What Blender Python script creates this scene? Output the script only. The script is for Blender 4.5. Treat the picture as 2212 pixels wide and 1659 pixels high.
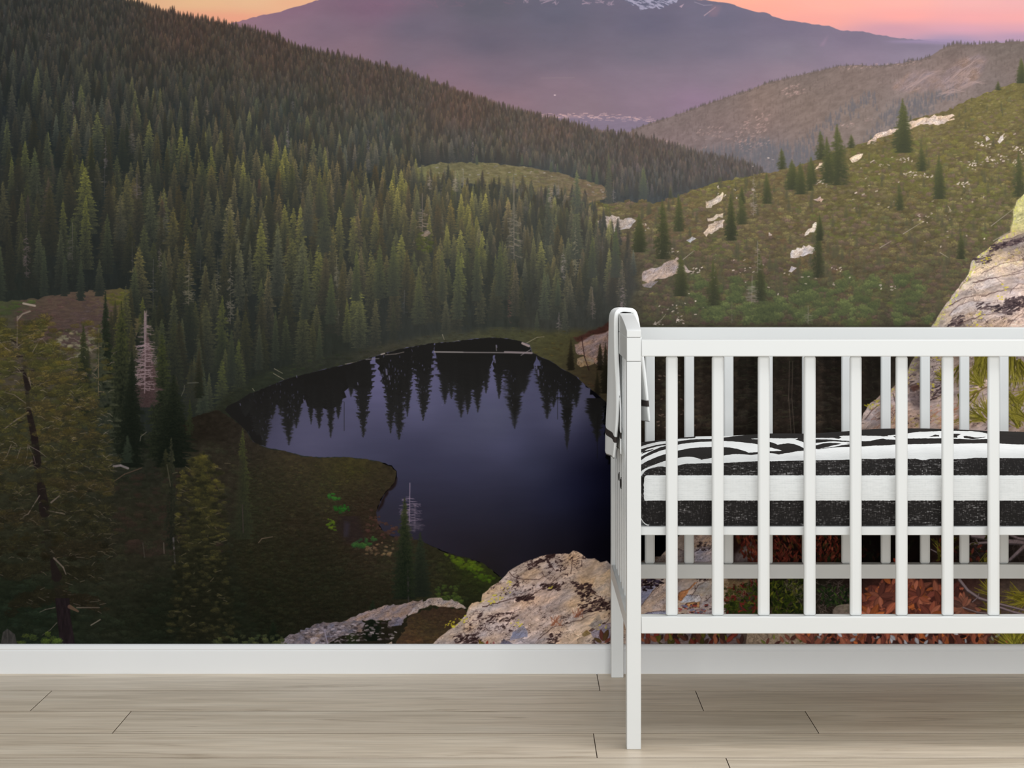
# A white slatted crib in front of a wall covered by a printed mountain-lake mural, oak plank floor.
import bpy, bmesh, math
import numpy as np
from mathutils import Vector

for _o in list(bpy.data.objects): bpy.data.objects.remove(_o)
SC = bpy.context.scene
# ---------------------------------------------------------------- camera (metres; the crib's front face is the plane y = 0)
EYE, DIST, FPX = 1.0245, 4.18, 4350.0          # eye height, distance to the crib front, focal length in photo pixels
VX, VY = 1123.0, 553.0                         # where the optical axis meets the photograph
cam_d = bpy.data.cameras.new('camera'); cam = bpy.data.objects.new('camera', cam_d); SC.collection.objects.link(cam)
cam.location = (0, -DIST, EYE); cam.rotation_euler = (math.pi / 2, 0, 0)
cam_d.sensor_fit = 'HORIZONTAL'; cam_d.sensor_width = 36.0; cam_d.lens = FPX / 2212 * 36
cam_d.shift_x = -(VX - 1106) / 2212; cam_d.shift_y = (VY - 829.5) / 2212
cam_d.clip_start = .05; cam_d.clip_end = 100
SC.camera = cam
# ---------------------------------------------------------------- daylight world and added fill lamps
SC.view_settings.view_transform = 'Standard'; SC.view_settings.look = 'None'
SC.view_settings.exposure = 0.0; SC.view_settings.gamma = 1.0; SC.view_settings.use_curve_mapping = False
world = bpy.data.worlds.new('daylight'); SC.world = world; world.use_nodes = True
bg = world.node_tree.nodes['Background']; bg.inputs[0].default_value = (.96, .995, 1.01, 1); bg.inputs[1].default_value = .58
def area(name, loc, target, sx, sy, power, col):
    l = bpy.data.lights.new(name, 'AREA'); l.shape = 'RECTANGLE'; l.size = sx; l.size_y = sy; l.energy = power; l.color = col
    o = bpy.data.objects.new(name, l); SC.collection.objects.link(o); o.location = loc
    o.rotation_euler = (Vector(target) - Vector(loc)).to_track_quat('-Z', 'Y').to_euler()
area('front_fill', (.7, -8.7, 1.5), (0.3, 0.75, .5), 5.6, 2.9, 330, (.985, .995, 1.0))  # added fill lamp behind the camera, evens the light across the wall
area('overhead_fill', (1.5, -.45, 2.7), (1.5, -.44, 0), 2.8, .9, 46, (.99, .995, 1.0))  # added fill lamp overhead, lifts the floor in front of the crib
# ---------------------------------------------------------------- the printed mural: a small raster painter
import numpy as np, math
OX, OY = -360, -160                       # print extends past what the photograph shows
PW, PH = 2930, 1560                       # print size in print dots
rs = np.random.RandomState(7)
CV = np.zeros((PH, PW, 3), np.float32)    # sRGB 0..255

def clampbox(x0, y0, x1, y1):
    a = max(0, int(math.floor(x0 - OX))); b = max(0, int(math.floor(y0 - OY)))
    c = min(PW, int(math.ceil(x1 - OX)) + 1); d = min(PH, int(math.ceil(y1 - OY)) + 1)
    return a, b, c, d

_tab = {}
def vnoise(X, Y, seed):
    if seed not in _tab: _tab[seed] = np.random.RandomState(seed).rand(128, 128).astype(np.float32)
    T = _tab[seed]
    xi = np.floor(X).astype(np.int32); yi = np.floor(Y).astype(np.int32)
    fx = (X - xi).astype(np.float32); fy = (Y - yi).astype(np.float32)
    fx = fx * fx * (3 - 2 * fx); fy = fy * fy * (3 - 2 * fy)
    x0 = xi & 127; x1 = (xi + 1) & 127; y0 = yi & 127; y1 = (yi + 1) & 127
    a = T[y0, x0]; b = T[y0, x1]; c = T[y1, x0]; d = T[y1, x1]
    return (a + (b - a) * fx) * (1 - fy) + (c + (d - c) * fx) * fy

def fbm(box, sx, sy, seed, octv=4, ang=0.0, gain=.55, warp=0):
    a, b, c, d = box
    X, Y = np.meshgrid(np.arange(a, c, dtype=np.float32), np.arange(b, d, dtype=np.float32))
    if warp:
        w1 = fbm(box, sx * 1.6, sx * 1.6, seed + 71, 2) - .5; w2 = fbm(box, sx * 1.6, sx * 1.6, seed + 72, 2) - .5
        X = X + w1 * warp; Y = Y + w2 * warp
    ca, sa = math.cos(ang), math.sin(ang)
    U = (X * ca + Y * sa) / sx; V = (-X * sa + Y * ca) / sy
    r = 0; amp = 1; tot = 0
    for o in range(octv):
        r = r + amp * vnoise(U + o * 17.3, V + o * 9.1, seed + o); tot += amp
        amp *= gain; U = U * 2.03; V = V * 2.03
    return r / tot

def polymask(pts, ss=3):
    P = np.array(pts, np.float64)
    a, b, c, d = clampbox(P[:, 0].min(), P[:, 1].min(), P[:, 0].max(), P[:, 1].max())
    if c - a < 1 or d - b < 1: return None
    w = c - a; h = d - b
    acc = np.zeros((h * ss, w + 2), np.float32)
    Q = np.empty_like(P); Q[:, 0] = P[:, 0] - OX - a; Q[:, 1] = (P[:, 1] - OY - b) * ss
    for i in range(len(Q)):
        xa, ya = Q[i]; xb, yb = Q[(i + 1) % len(Q)]
        if ya == yb: continue
        sg = 1.0
        if ya > yb: xa, ya, xb, yb = xb, yb, xa, ya; sg = -1.0
        r0 = max(0, int(math.ceil(ya - .5))); r1 = min(h * ss, int(math.ceil(yb - .5)))
        if r1 <= r0: continue
        r = np.arange(r0, r1); x = xa + (r + .5 - ya) * (xb - xa) / (yb - ya)
        x = np.clip(x, 0, w); k = np.floor(x).astype(int); f = x - k
        np.add.at(acc, (r, k), sg * (1 - f)); np.add.at(acc, (r, k + 1), sg * f)
    cov = np.clip(np.abs(np.cumsum(acc, 1)[:, :w]), 0, 1)
    return cov.reshape(h, ss, w).mean(1), (a, b, c, d)

def rough(pts, amp, step=12, closed=True, r=None):
    r = r or rs; out = []
    n = len(pts); m = n if closed else n - 1
    for i in range(m):
        x0, y0 = pts[i]; x1, y1 = pts[(i + 1) % n]
        L = math.hypot(x1 - x0, y1 - y0); k = max(1, int(L / step))
        for j in range(k):
            t = j / k
            out.append((x0 + (x1 - x0) * t + (r.rand() - .5) * 2 * amp, y0 + (y1 - y0) * t + (r.rand() - .5) * 2 * amp))
    if not closed: out.append(pts[-1])
    return out

def upsample(G, h, w):
    gh, gw = G.shape[:2]
    y = np.linspace(0, gh - 1, h); x = np.linspace(0, gw - 1, w)
    yi = np.minimum(y.astype(int), gh - 2); xi = np.minimum(x.astype(int), gw - 2)
    fy = (y - yi)[:, None, None].astype(np.float32); fx = (x - xi)[None, :, None].astype(np.float32)
    A = G[yi] * (1 - fy) + G[yi + 1] * fy
    return A[:, xi] * (1 - fx) + A[:, xi + 1] * fx

KY = 1.0
def field(box, cps, p=3.2, eps=2500):
    a, b, c, d = box
    gw = max(2, (c - a) // 12 + 2); gh = max(2, (d - b) // 6 + 2)
    X, Y = np.meshgrid(np.linspace(a, c - 1, gw) + OX, np.linspace(b, d - 1, gh) + OY)
    num = 0; den = 0
    for (x, y, col) in cps:
        w = 1 / (((X - x) ** 2 + ((Y - y) * KY) ** 2) + eps) ** (p / 2)
        num = num + w[..., None] * np.array(col, float); den = den + w
    return upsample((num / den[..., None]).astype(np.float32), d - b, c - a)

def colat(cps, x, y, p=3.2, eps=2500):
    A = np.array([(q[0], q[1]) for q in cps], float); K = np.array([q[2] for q in cps], float)
    w = 1 / (((A[:, 0] - x) ** 2 + (A[:, 1] - y) ** 2) + eps) ** (p / 2)
    return (w[:, None] * K).sum(0) / w.sum()

def fill(pts, col, op=1.0, tex=None, blur=0):
    r = polymask(pts)
    if r is None: return
    m, box = r
    a, b, c, d = box
    if blur: m = soften(m, blur)
    if isinstance(col, list): colr = field(box, col)
    else: colr = np.broadcast_to(np.array(col, np.float32), (d - b, c - a, 3))
    if tex is not None: colr = tex(colr, box)
    m = (m * op)[..., None]
    CV[b:d, a:c] = CV[b:d, a:c] * (1 - m) + colr * m

def soften(m, n):
    for _ in range(2):
        k = 2 * n + 1
        p = np.pad(m, ((n + 1, n), (0, 0)), 'edge').cumsum(0); m = (p[k:] - p[:-k]) / k
        p = np.pad(m, ((0, 0), (n + 1, n)), 'edge').cumsum(1); m = (p[:, k:] - p[:, :-k]) / k
    return m

def line(x0, y0, x1, y1, w, col, op=1.0, w1=None):
    if w1 is None: w1 = w
    pad = max(w, w1) / 2 + 1
    a, b, c, d = clampbox(min(x0, x1) - pad, min(y0, y1) - pad, max(x0, x1) + pad, max(y0, y1) + pad)
    if c <= a or d <= b: return
    X = np.arange(a, c, dtype=np.float32)[None] + OX; Y = np.arange(b, d, dtype=np.float32)[:, None] + OY
    dx, dy = x1 - x0, y1 - y0; L = dx * dx + dy * dy + 1e-6
    t = np.clip(((X - x0) * dx + (Y - y0) * dy) / L, 0, 1)
    D = np.sqrt((X - x0 - t * dx) ** 2 + (Y - y0 - t * dy) ** 2)
    ww = w + (w1 - w) * t
    m = (np.clip(ww / 2 + .5 - D, 0, 1) * np.minimum(1, ww) * op)[..., None]
    CV[b:d, a:c] = CV[b:d, a:c] * (1 - m) + np.array(col, np.float32) * m

def curve(pts, w, col, op=1.0, w1=None):
    n = len(pts) - 1; w1 = w if w1 is None else w1
    for i in range(n):
        line(*pts[i], *pts[i + 1], w + (w1 - w) * i / n, col, op, w + (w1 - w) * (i + 1) / n)

# ---- sprites: alpha and shade, with mip levels
class Sprite:
    def __init__(s, A, S):
        s.m = [(A, S)]
        while s.m[-1][0].shape[0] > 14 and s.m[-1][0].shape[1] > 5:
            A, S = s.m[-1]; h, w = A.shape; h2, w2 = h // 2 * 2, w // 2 * 2
            f = lambda M: M[:h2, :w2].reshape(h2 // 2, 2, w2 // 2, 2).mean((1, 3))
            A2 = f(A); S2 = f(A * S) / np.maximum(A2, 1e-4)
            s.m.append((A2, S2))
    def get(s, w, h, flip=False):
        best = s.m[0]
        for mm in s.m:
            if mm[0].shape[0] >= h * .9: best = mm
        A, S = best; H, W = A.shape
        y = np.clip((np.arange(h) + .5) * H / h - .5, 0, H - 1.001); x = np.clip((np.arange(w) + .5) * W / w - .5, 0, W - 1.001)
        if flip: x = x[::-1]
        yi = y.astype(int); xi = x.astype(int); fy = (y - yi)[:, None]; fx = (x - xi)[None]
        def smp(M):
            R = M[yi] * (1 - fy) + M[yi + 1] * fy
            return R[:, xi] * (1 - fx) + R[:, xi + 1] * fx
        return smp(A), smp(S)

def stamp(sp, x, y, w, h, dark, light, op=1.0, flip=False, inv=False, mid=None, clip=None):
    """x centre, y base line"""
    w = max(3, int(round(w))); h = max(3, int(round(h)))
    A, S = sp.get(w, h, flip)
    if inv: A = A[::-1]; S = S[::-1]
    px = int(round(x - w / 2 - OX)); py = int(round((y if inv else y - h) - OY))
    a = max(0, px); b = max(0, py); c = min(PW, px + w); d = min(PH, py + h)
    if c <= a or d <= b: return
    A = A[b - py:d - py, a - px:c - px]; S = S[b - py:d - py, a - px:c - px, None]
    if clip is not None: A = A * clip[b:d, a:c]
    col = np.asarray(dark, np.float32) * (1 - S) + np.asarray(light, np.float32) * S
    m = (A * op)[..., None]
    CV[b:d, a:c] = CV[b:d, a:c] * (1 - m) + col * m

def conifer(seed, H=256, W=100, tiers=17, lean=.0, full=1.0, holes=.0, fade=.75):
    r = np.random.RandomState(seed)
    v = (np.arange(H) + .5) / H; u = ((np.arange(W) + .5) / W - .5) * 2
    U, V = np.meshgrid(u, v)
    A = np.zeros((H, W)); S = np.zeros((H, W))
    n1 = vnoise(U * 9 + 40, V * 60, seed + 300); n2 = vnoise(U * 22 + 40, V * 130, seed + 301); n3 = vnoise(U * 4 + 40, V * 12, seed + 302)
    for side in (-1, 1):
        edge = np.zeros(H); ph = np.zeros(H)
        t = 0.0
        cuts = [0]
        while cuts[-1] < 1: cuts.append(cuts[-1] + (1 / tiers) * (.55 + .9 * r.rand()) * (.6 + .7 * cuts[-1]))
        for i in range(len(cuts) - 1):
            k = (v >= cuts[i]) & (v < cuts[i + 1])
            f = (v[k] - cuts[i]) / (cuts[i + 1] - cuts[i])
            L = .74 + .36 * r.rand()
            edge[k] = (.58 + .42 * f ** .8) * L; ph[k] = f
        env = (.03 + full * np.minimum(.97, v ** .72)) * (1 - .25 * np.clip((v - .82) / .18, 0, 1))
        E = (env * edge)[:, None]
        k = (U * side >= 0)
        droop = np.abs(U) * .0
        e = E + (n1 - .5) * .26 * (.2 + V) + (n2 - .5) * .16
        al = np.clip((e - np.abs(U)) / .09, 0, 1)
        sh = .12 + .5 * ph[:, None] * (np.abs(U) / np.maximum(e, .05)) + .55 * (n2 - .35) + .25 * (n1 - .5)
        A[k] = al[k]; S[k] = sh[k]
    if holes: A *= np.clip(1 - holes * 3 * np.clip(n3 * .5 + n1 * .5 - .5, 0, 1) * (np.abs(U) > .1) * 3, 0, 1)
    A = np.maximum(A, np.clip(1.6 - np.abs(U) * W / 2 / 1.2, 0, 1) * (V > .0))
    S = S * (1 - fade * V) + .32 * (1 - V) ** 2
    return Sprite(A.astype(np.float32), np.clip(S, 0, 1).astype(np.float32))

def snag(seed, H=256, W=90, n=46, bare=0.0):
    r = np.random.RandomState(seed)
    A = np.zeros((H, W), np.float32); Y, X = np.mgrid[0:H, 0:W].astype(np.float32)
    def ln(x0, y0, x1, y1, w):
        a, c = int(max(0, min(x0, x1) - 3)), int(min(W, max(x0, x1) + 4)); b, d = int(max(0, min(y0, y1) - 3)), int(min(H, max(y0, y1) + 4))
        if c <= a or d <= b: return
        dx, dy = x1 - x0, y1 - y0; L = dx * dx + dy * dy + 1e-6
        x = X[b:d, a:c]; y = Y[b:d, a:c]
        t = np.clip(((x - x0) * dx + (y - y0) * dy) / L, 0, 1)
        D = np.hypot(x - x0 - t * dx, y - y0 - t * dy)
        A[b:d, a:c] = np.maximum(A[b:d, a:c], np.clip(w / 2 + .5 - D, 0, 1))
    cx = W / 2; top = 2
    ln(cx, top, cx + r.uniform(-3, 3), H - 1, 2.4)
    for i in range(n):
        v = r.uniform(bare, .97) ** .9; L = W * .49 * min(1, (v * 1.6) ** .8) * r.uniform(.35, 1.0) * (1 - .25 * v); s = r.choice((-1, 1))
        y = top + v * (H - 4); dx = s * L; dr = L * r.uniform(-.25, .55)
        ln(cx, y, cx + dx * .55, y + dr * .7, 2.0); ln(cx + dx * .55, y + dr * .7, cx + dx, y + dr * r.uniform(.5, 1.2), 1.5)
        for q in range(2):
            k = r.uniform(.3, .9); ln(cx + dx * k, y + dr * k, cx + dx * (k + .18), y + dr * k + L * r.uniform(-.2, .35), 1.1)
    S = (.65 + .35 * vnoise(X / 6, Y / 20, seed)) * (1 - .35 * Y / H)
    return Sprite(A, S.astype(np.float32))

def blob(seed, H=40, W=64, leafy=.5):
    Y, X = np.mgrid[0:H, 0:W].astype(np.float32)
    u = (X + .5) / W * 2 - 1; v = (Y + .5) / H * 2 - 1
    n = vnoise(X / 7, Y / 6, seed + 500); n2 = vnoise(X / 2.6, Y / 2.3, seed + 501)
    R = np.sqrt(u * u + v * v) - (n - .5) * .55 - (n2 - .5) * .35 * leafy
    A = np.clip((.8 - R) / .16, 0, 1)
    S = .52 - .42 * v + .55 * (n2 - .5) + .35 * (n - .5) - .12 * np.abs(u)
    return Sprite(A, np.clip(S, 0, 1))

def spray(seed, H=44, W=70, n=110):
    r = np.random.RandomState(seed); A = np.zeros((H, W), np.float32); S = np.zeros((H, W), np.float32); Y, X = np.mgrid[0:H, 0:W].astype(np.float32)
    for i in range(n):
        t = r.rand() * 6.283; q = math.sqrt(r.rand()) * .74; x0 = W / 2 * (1 + q * math.cos(t)); y0 = H / 2 * (1 + q * math.sin(t))
        a = -1.57 + r.randn() * .9; L = r.uniform(4, 10); x1 = x0 + L * math.cos(a) * 1.3; y1 = y0 + L * math.sin(a) * .8
        a0, c0 = int(max(0, min(x0, x1) - 2)), int(min(W, max(x0, x1) + 3)); b0, d0 = int(max(0, min(y0, y1) - 2)), int(min(H, max(y0, y1) + 3))
        if c0 <= a0 or d0 <= b0: continue
        x = X[b0:d0, a0:c0]; y = Y[b0:d0, a0:c0]; dx, dy = x1 - x0, y1 - y0; tt = np.clip(((x - x0) * dx + (y - y0) * dy) / (dx * dx + dy * dy + 1e-6), 0, 1)
        m = np.clip(1.5 - np.hypot(x - x0 - tt * dx, y - y0 - tt * dy), 0, 1); s = np.clip(.75 - .55 * (y0 / H) + r.uniform(-.3, .35), 0, 1)
        S[b0:d0, a0:c0] = S[b0:d0, a0:c0] * (1 - m) + s * m; A[b0:d0, a0:c0] = np.maximum(A[b0:d0, a0:c0], m)
    return Sprite(A, S)
CON = [conifer(i, tiers=13 + i % 7, full=.85 + .15 * (i % 3)) for i in range(12)]
CONH = [conifer(40 + i, tiers=15 + i % 6, holes=.5, fade=.5) for i in range(6)]
CONW = [conifer(60 + i, tiers=22 + i % 5, full=.97, fade=.62, W=130, H=300) for i in range(5)]
SNG = [snag(80 + i, bare=.0 if i % 2 else .3, n=30 + 8 * i) for i in range(5)]
POLE = [snag(90 + i, n=7 + i, bare=.1) for i in range(3)]
BLB = [blob(i) for i in range(6)] + [spray(30 + i) for i in range(4)]; SPR = [spray(50 + i) for i in range(8)]

def hexc(s): return tuple(int(s[i:i + 2], 16) for i in (0, 2, 4))
def mulc(c, k): return tuple(np.clip(np.array(c) * k, 0, 255))

def bushes(poly, n, dark, light, w0, w1, asp=.55, op=.85, seed=1, wy=None, tilt=0):
    """scatter leafy clumps inside a polygon, back to front; dark/light are colour fields"""
    r = np.random.RandomState(seed)
    m, box = polymask(poly, 1); a, b, c, d = box
    X = r.randint(a, c, n * 3); Y = r.randint(b, d, n * 3)
    k = m[Y - b, X - a] > .5; X = X[k][:n] + OX; Y = Y[k][:n] + OY
    o = np.argsort(Y)
    y0, y1 = b + OY, d + OY
    for i in o:
        x, y = X[i], Y[i]
        t = (y - y0) / max(1, y1 - y0) if wy is None else np.clip((y - wy[0]) / (wy[1] - wy[0]), 0, 1)
        w = (w0 + (w1 - w0) * t) * r.uniform(.6, 1.5)
        j = r.uniform(.85, 1.15); tint = np.array([1 + r.uniform(-.07, .07), 1, 1 + r.uniform(-.08, .08)])
        dk = np.array(colat(dark, x, y) if isinstance(dark, list) else dark); lt = np.array(colat(light, x, y) if isinstance(light, list) else light)
        stamp(BLB[r.randint(10)], x, y + w * asp / 2, w, w * asp * r.uniform(.7, 1.3), dk, lt * j * tint, op, flip=r.rand() < .5)

def speck(poly, n, cols, s0, s1, seed=1, op=.8, asp=1.6, ang=0):
    r = np.random.RandomState(seed); m, box = polymask(poly, 1); a, b, c, d = box
    X = r.randint(a, c, n * 3); Y = r.randint(b, d, n * 3); k = m[Y - b, X - a] > .5
    for x, y in zip(X[k][:n] + OX, Y[k][:n] + OY):
        s = r.uniform(s0, s1); t = ang + r.uniform(-.4, .4); q = cols[r.randint(len(cols))]
        line(x, y, x + s * asp * math.cos(t), y + s * asp * math.sin(t), s, mulc(q, r.uniform(.85, 1.15)), op)

def rocktex(ang, seed, sc=1.0, crack=.5, hue=None, dark=(60, 45, 45), lichen=.0):
    def f(col, box):
        big = fbm(box, 90 * sc, 30 * sc, seed, 3, ang, warp=30 * sc)
        mid = fbm(box, 26 * sc, 8 * sc, seed + 11, 4, ang, .6, warp=20 * sc)
        fine = fbm(box, 7 * sc, 3 * sc, seed + 21, 3, ang, .65)
        out = col * (1 + .30 * (big - .5) + .42 * (mid - .5) + .34 * (fine - .5))[..., None]
        q = fbm(box, 120 * sc, 34 * sc, seed + 5, 4, ang, .5, warp=46 * sc) * 15; fq = np.floor(q); fr_ = q - fq
        lay = np.sin(fq * 12.9898 + seed) * 43758.5; lay = lay - np.floor(lay) - .5
        act = np.clip((fbm(box, 110 * sc, 80 * sc, seed + 6, 2) - .36) * 6, 0, 1)
        out = out * (1 + act * (.16 * lay + .10 * (fr_ - .5) - .34 * np.clip(1 - fr_ / .10, 0, 1) + .12 * np.clip((fr_ - .86) / .14, 0, 1)))[..., None]
        tint = fbm(box, 50 * sc, 26 * sc, seed + 31, 3, ang)[..., None] - .5
        out = out + tint * np.array([26, 2, -34], np.float32)
        wm = fbm(box, 60 * sc, 60 * sc, seed + 61, 3)
        cr = np.abs(fbm(box, 42 * sc, 13 * sc, seed + 41, 4, ang + .15, .62, warp=26 * sc) - .5)
        k = np.clip(1 - cr / .010, 0, 1) * np.clip((wm - .38) * 6, 0, 1)
        cr2 = np.abs(fbm(box, 20 * sc, 15 * sc, seed + 51, 3, ang - .5, .6) - .5)
        k = np.maximum(k, np.clip(1 - cr2 / .010, 0, 1) * .6 * np.clip((wm - .48) * 8, 0, 1))
        sp = np.clip((fbm(box, 9 * sc, 5 * sc, seed + 81, 3, ang, .6) - .58) * 6, 0, 1) * .8 * np.clip((wm - .5) * 8, 0, 1)
        k = np.clip((k + sp * (.35 if sc < .6 else 1)) * crack * 1.6, 0, .92 if sc > .6 else .6)[..., None]
        out = out * (1 - k) + np.array(dark, np.float32) * k
        if lichen:
            l = np.clip((fbm(box, 9 * sc, 7 * sc, seed + 91, 3) - .64) * 18, 0, 1) * np.clip((fbm(box, 70 * sc, 60 * sc, seed + 95, 2) - .5) * 6, 0, 1)
            l = (l * lichen)[..., None]; out = out * (1 - l) + np.array((205, 190, 50), np.float32) * l
        return np.clip(out, 4, 250)
    return f

def grain(amp, sx=6, sy=3, seed=5, octv=4, ang=0.0):
    return lambda col, box: np.clip(col * (1 + amp * 2 * (fbm(box, sx, sy, seed, octv, ang, .7) - .5))[..., None], 2, 252)

# ------------------------------------------------------------------ sky
KY = 5.0
fill([(OX, OY), (OX + PW, OY), (OX + PW, 500), (OX, 500)],
     [(-300, -60, (226, 190, 150)), (300, 0, (224, 176, 138)), (420, 5, (229, 184, 143)), (560, 3, (228, 184, 146)), (400, 40, (230, 160, 130)), (500, 45, (231, 160, 134)),
      (620, 5, (228, 172, 138)), (1580, 0, (222, 157, 136)), (1650, 20, (226, 152, 136)), (1800, 10, (222, 156, 142)), (1750, 45, (218, 148, 138)), (1950, 5, (217, 156, 146)), (1950, 35, (220, 148, 142)),
      (1930, 62, (182, 136, 148)), (2100, 5, (210, 155, 152)), (2100, 40, (213, 147, 146)), (2080, 62, (190, 142, 155)), (2060, 85, (146, 128, 152)), (2210, 5, (205, 152, 152)), (2210, 40, (212, 148, 146)),
      (2210, 60, (192, 142, 152)), (2200, 80, (155, 130, 152)), (2500, 40, (205, 148, 150)), (1900, -120, (215, 165, 160))])
# ------------------------------------------------------------------ far mountain
KY = 2.0
MT = [(480, 60), (500, 50), (525, 44), (560, 34), (600, 27), (640, 14), (660, 9), (688, 0), (760, -40), (900, -110), (1000, -158), (1300, -158), (1400, -70), (1490, -3), (1530, 1), (1560, 5), (1585, 10), (1600, 15),
      (1625, 24), (1655, 28), (1675, 38), (1690, 42), (1740, 50), (1790, 56), (1815, 65), (1870, 69), (1900, 76), (1945, 82), (1985, 86), (2040, 91), (2110, 97), (2300, 120), (2300, 420), (480, 420)]
mtc = [(520, 50, (150, 118, 135)), (560, 60, (140, 118, 134)), (620, 22, (134, 108, 130)), (640, 60, (138, 118, 135)), (700, 60, (120, 106, 124)), (800, 15, (122, 100, 122)), (900, 60, (106, 102, 120)), (760, 110, (132, 113, 128)), (900, 120, (118, 108, 124)),
       (1050, 20, (94, 95, 110)), (1050, 90, (97, 95, 112)), (950, 160, (130, 112, 128)), (1000, 200, (134, 113, 126)), (1080, 160, (116, 106, 122)), (1100, 225, (134, 114, 126)), (1200, 30, (94, 96, 114)), (1200, 80, (100, 99, 116)), (1200, 130, (112, 106, 122)),
       (1200, 190, (128, 113, 127)), (1250, 235, (130, 116, 128)), (1400, 50, (96, 96, 116)), (1400, 110, (106, 104, 120)), (1400, 170, (124, 114, 130)), (1400, 220, (130, 116, 132)), (1560, 40, (100, 100, 120)), (1560, 100, (108, 106, 124)), (1560, 160, (124, 116, 132)), (1500, 220, (134, 116, 138)), (1620, 190, (134, 118, 134)),
       (1700, 60, (106, 102, 122)), (1700, 110, (118, 114, 130)), (1700, 160, (132, 120, 134)), (1850, 85, (112, 106, 126)), (1850, 125, (130, 120, 138)), (1980, 95, (112, 108, 128)), (1980, 115, (132, 124, 142)), (2100, 110, (130, 122, 142))]
mtc = [(x, y, (c[0] * .99, c[1] * .95, c[2] * .935)) for x, y, c in mtc]
fill(rough(MT, 1.2, 7), mtc, tex=grain(.03, 60, 20, 9))
KY = 1.0
# snowfields
def snow(col, box):
    k = np.clip((fbm(box, 20, 4, 33, 4, .35, .7) - .47) * 9, 0, 1)[..., None]
    return col * k + np.array((92, 92, 110), np.float32) * (1 - k)
fill(rough([(1325, -8), (1355, 6), (1375, 12), (1385, 20), (1410, 18), (1425, 17), (1450, 10), (1462, 3), (1475, -8)], 3, 6), (158, 152, 172), .85, snow)
fill(rough([(1468, 14), (1478, 9), (1473, 17)], 1.5, 4), (165, 140, 152), .8)
for x, y, L in ((1165, 3, 30), (1192, 6, 16), (1256, 5, 26), (1285, 4, 20), (1310, 6, 16), (1130, 1, 12)):
    for k in range(7): line(x + rs.uniform(0, L), y + rs.uniform(-6, 3), x + rs.uniform(0, L), y + rs.uniform(-4, 5), 1.6, (150, 130, 145), .6)
curve([(1521, 33), (1533, 24), (1545, 15)], 2.5, (165, 140, 148), .7, 1.5)
curve([(1500, 4), (1520, 11), (1538, 10)], 1.5, (150, 140, 155), .6)
fill([(1540, 10), (1560, 14), (1546, 36), (1530, 34)], (140, 108, 118), .35, blur=3)
fill([(1770, 100), (1790, 74), (1780, 98)], (145, 120, 138), .5, blur=2)
for k in range(26):
    x = rs.uniform(720, 1100); line(x, rs.uniform(-5, 14), x + rs.uniform(6, 26), rs.uniform(-5, 16), 3, (140, 100, 118), .12)
# valley floor and the town
fill(rough([(1140, 258), (1200, 252), (1300, 250), (1400, 258), (1420, 300), (1320, 330), (1200, 300)], 2), (122, 110, 128), .75, grain(.05, 20, 3, 8), blur=4)
fill(rough([(1135, 252), (1180, 249), (1260, 250), (1250, 255), (1170, 256)], 1), (158, 132, 138), .5, blur=1)
fill(rough([(1290, 285), (1300, 282), (1335, 287), (1310, 291), (1295, 292)], 1), (165, 140, 150), .8)
r_ = np.random.RandomState(3)
for k in range(150):
    x = r_.uniform(1150, 1410); g = (x - 1150) / 260; y = 249 + r_.randn() * 3.2 + (7 * r_.rand() if x > 1240 else 0) + (4 if x > 1340 else 0)
    line(x, y, x + r_.uniform(1, 9), y + r_.uniform(-.5, .5), r_.uniform(.8, 1.9), (196, 160, 158), r_.uniform(.25, .8))
curve([(1282, 256), (1292, 251), (1297, 246), (1310, 244)], 1.5, (180, 150, 155), .7)
line(1197, 205, 1199, 205, 2.2, (225, 200, 200), .9)
line(1168, 168, 1240, 167, 2, (145, 130, 132), .25)
# pale far ridge right
fill([(1900, 90), (2000, 85), (2060, 86), (2120, 90), (2600, 84), (2600, 130), (2040, 96)], (138, 122, 148), .8, blur=2)
# ------------------------------------------------------------------ hazy right middle hill
MH = [(1330, 310), (1345, 292), (1370, 279), (1400, 268), (1450, 252), (1500, 234), (1560, 213), (1620, 194), (1660, 178), (1720, 164), (1760, 155), (1810, 143), (1850, 141), (1900, 143), (1950, 136), (1985, 130), (2010, 122), (2035, 104), (2065, 94), (2090, 97),
      (2150, 93), (2212, 88), (2400, 78), (2600, 60), (2600, 480), (1500, 480), (1400, 400)]
mhc = [(1360, 290, (105, 95, 96)), (1450, 262, (104, 95, 95)), (1450, 300, (118, 102, 108)), (1560, 225, (98, 90, 90)), (1560, 270, (118, 100, 100)), (1560, 320, (106, 100, 108)), (1640, 220, (118, 102, 96)), (1640, 270, (122, 102, 98)), (1640, 330, (102, 100, 110)), (1640, 370, (92, 96, 108)),
       (1740, 175, (96, 88, 88)), (1740, 220, (114, 100, 94)), (1740, 280, (116, 102, 98)), (1740, 340, (106, 100, 104)), (1850, 160, (104, 92, 90)), (1850, 200, (108, 96, 94)), (1850, 250, (116, 106, 102)), (1950, 170, (112, 98, 98)), (1950, 220, (118, 108, 108)), (1950, 260, (112, 108, 108)),
       (2060, 105, (86, 80, 80)), (2060, 150, (118, 100, 98)), (2060, 200, (118, 108, 108)), (2180, 105, (84, 80, 78)), (2180, 150, (108, 96, 94)), (2150, 180, (104, 98, 100)), (2400, 120, (108, 98, 94))]
fill(rough(MH, 1.6, 6), mhc, tex=grain(.16, 16, 7, 44, 4, -.4))
r_ = np.random.RandomState(12)
rx = np.array([q[0] for q in MH[:21]]); ry = np.array([q[1] for q in MH[:21]])
for k in range(420):                                     # small trees on the ridge
    x = r_.uniform(1340, 2400); y = np.interp(x, rx, ry); h = r_.uniform(4, 9) + (3 if x > 1950 else 0)
    stamp(CON[r_.randint(12)], x, y + r_.uniform(1, 5), h * .55, h, (88, 80, 80), (98, 90, 84), .8)
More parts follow.
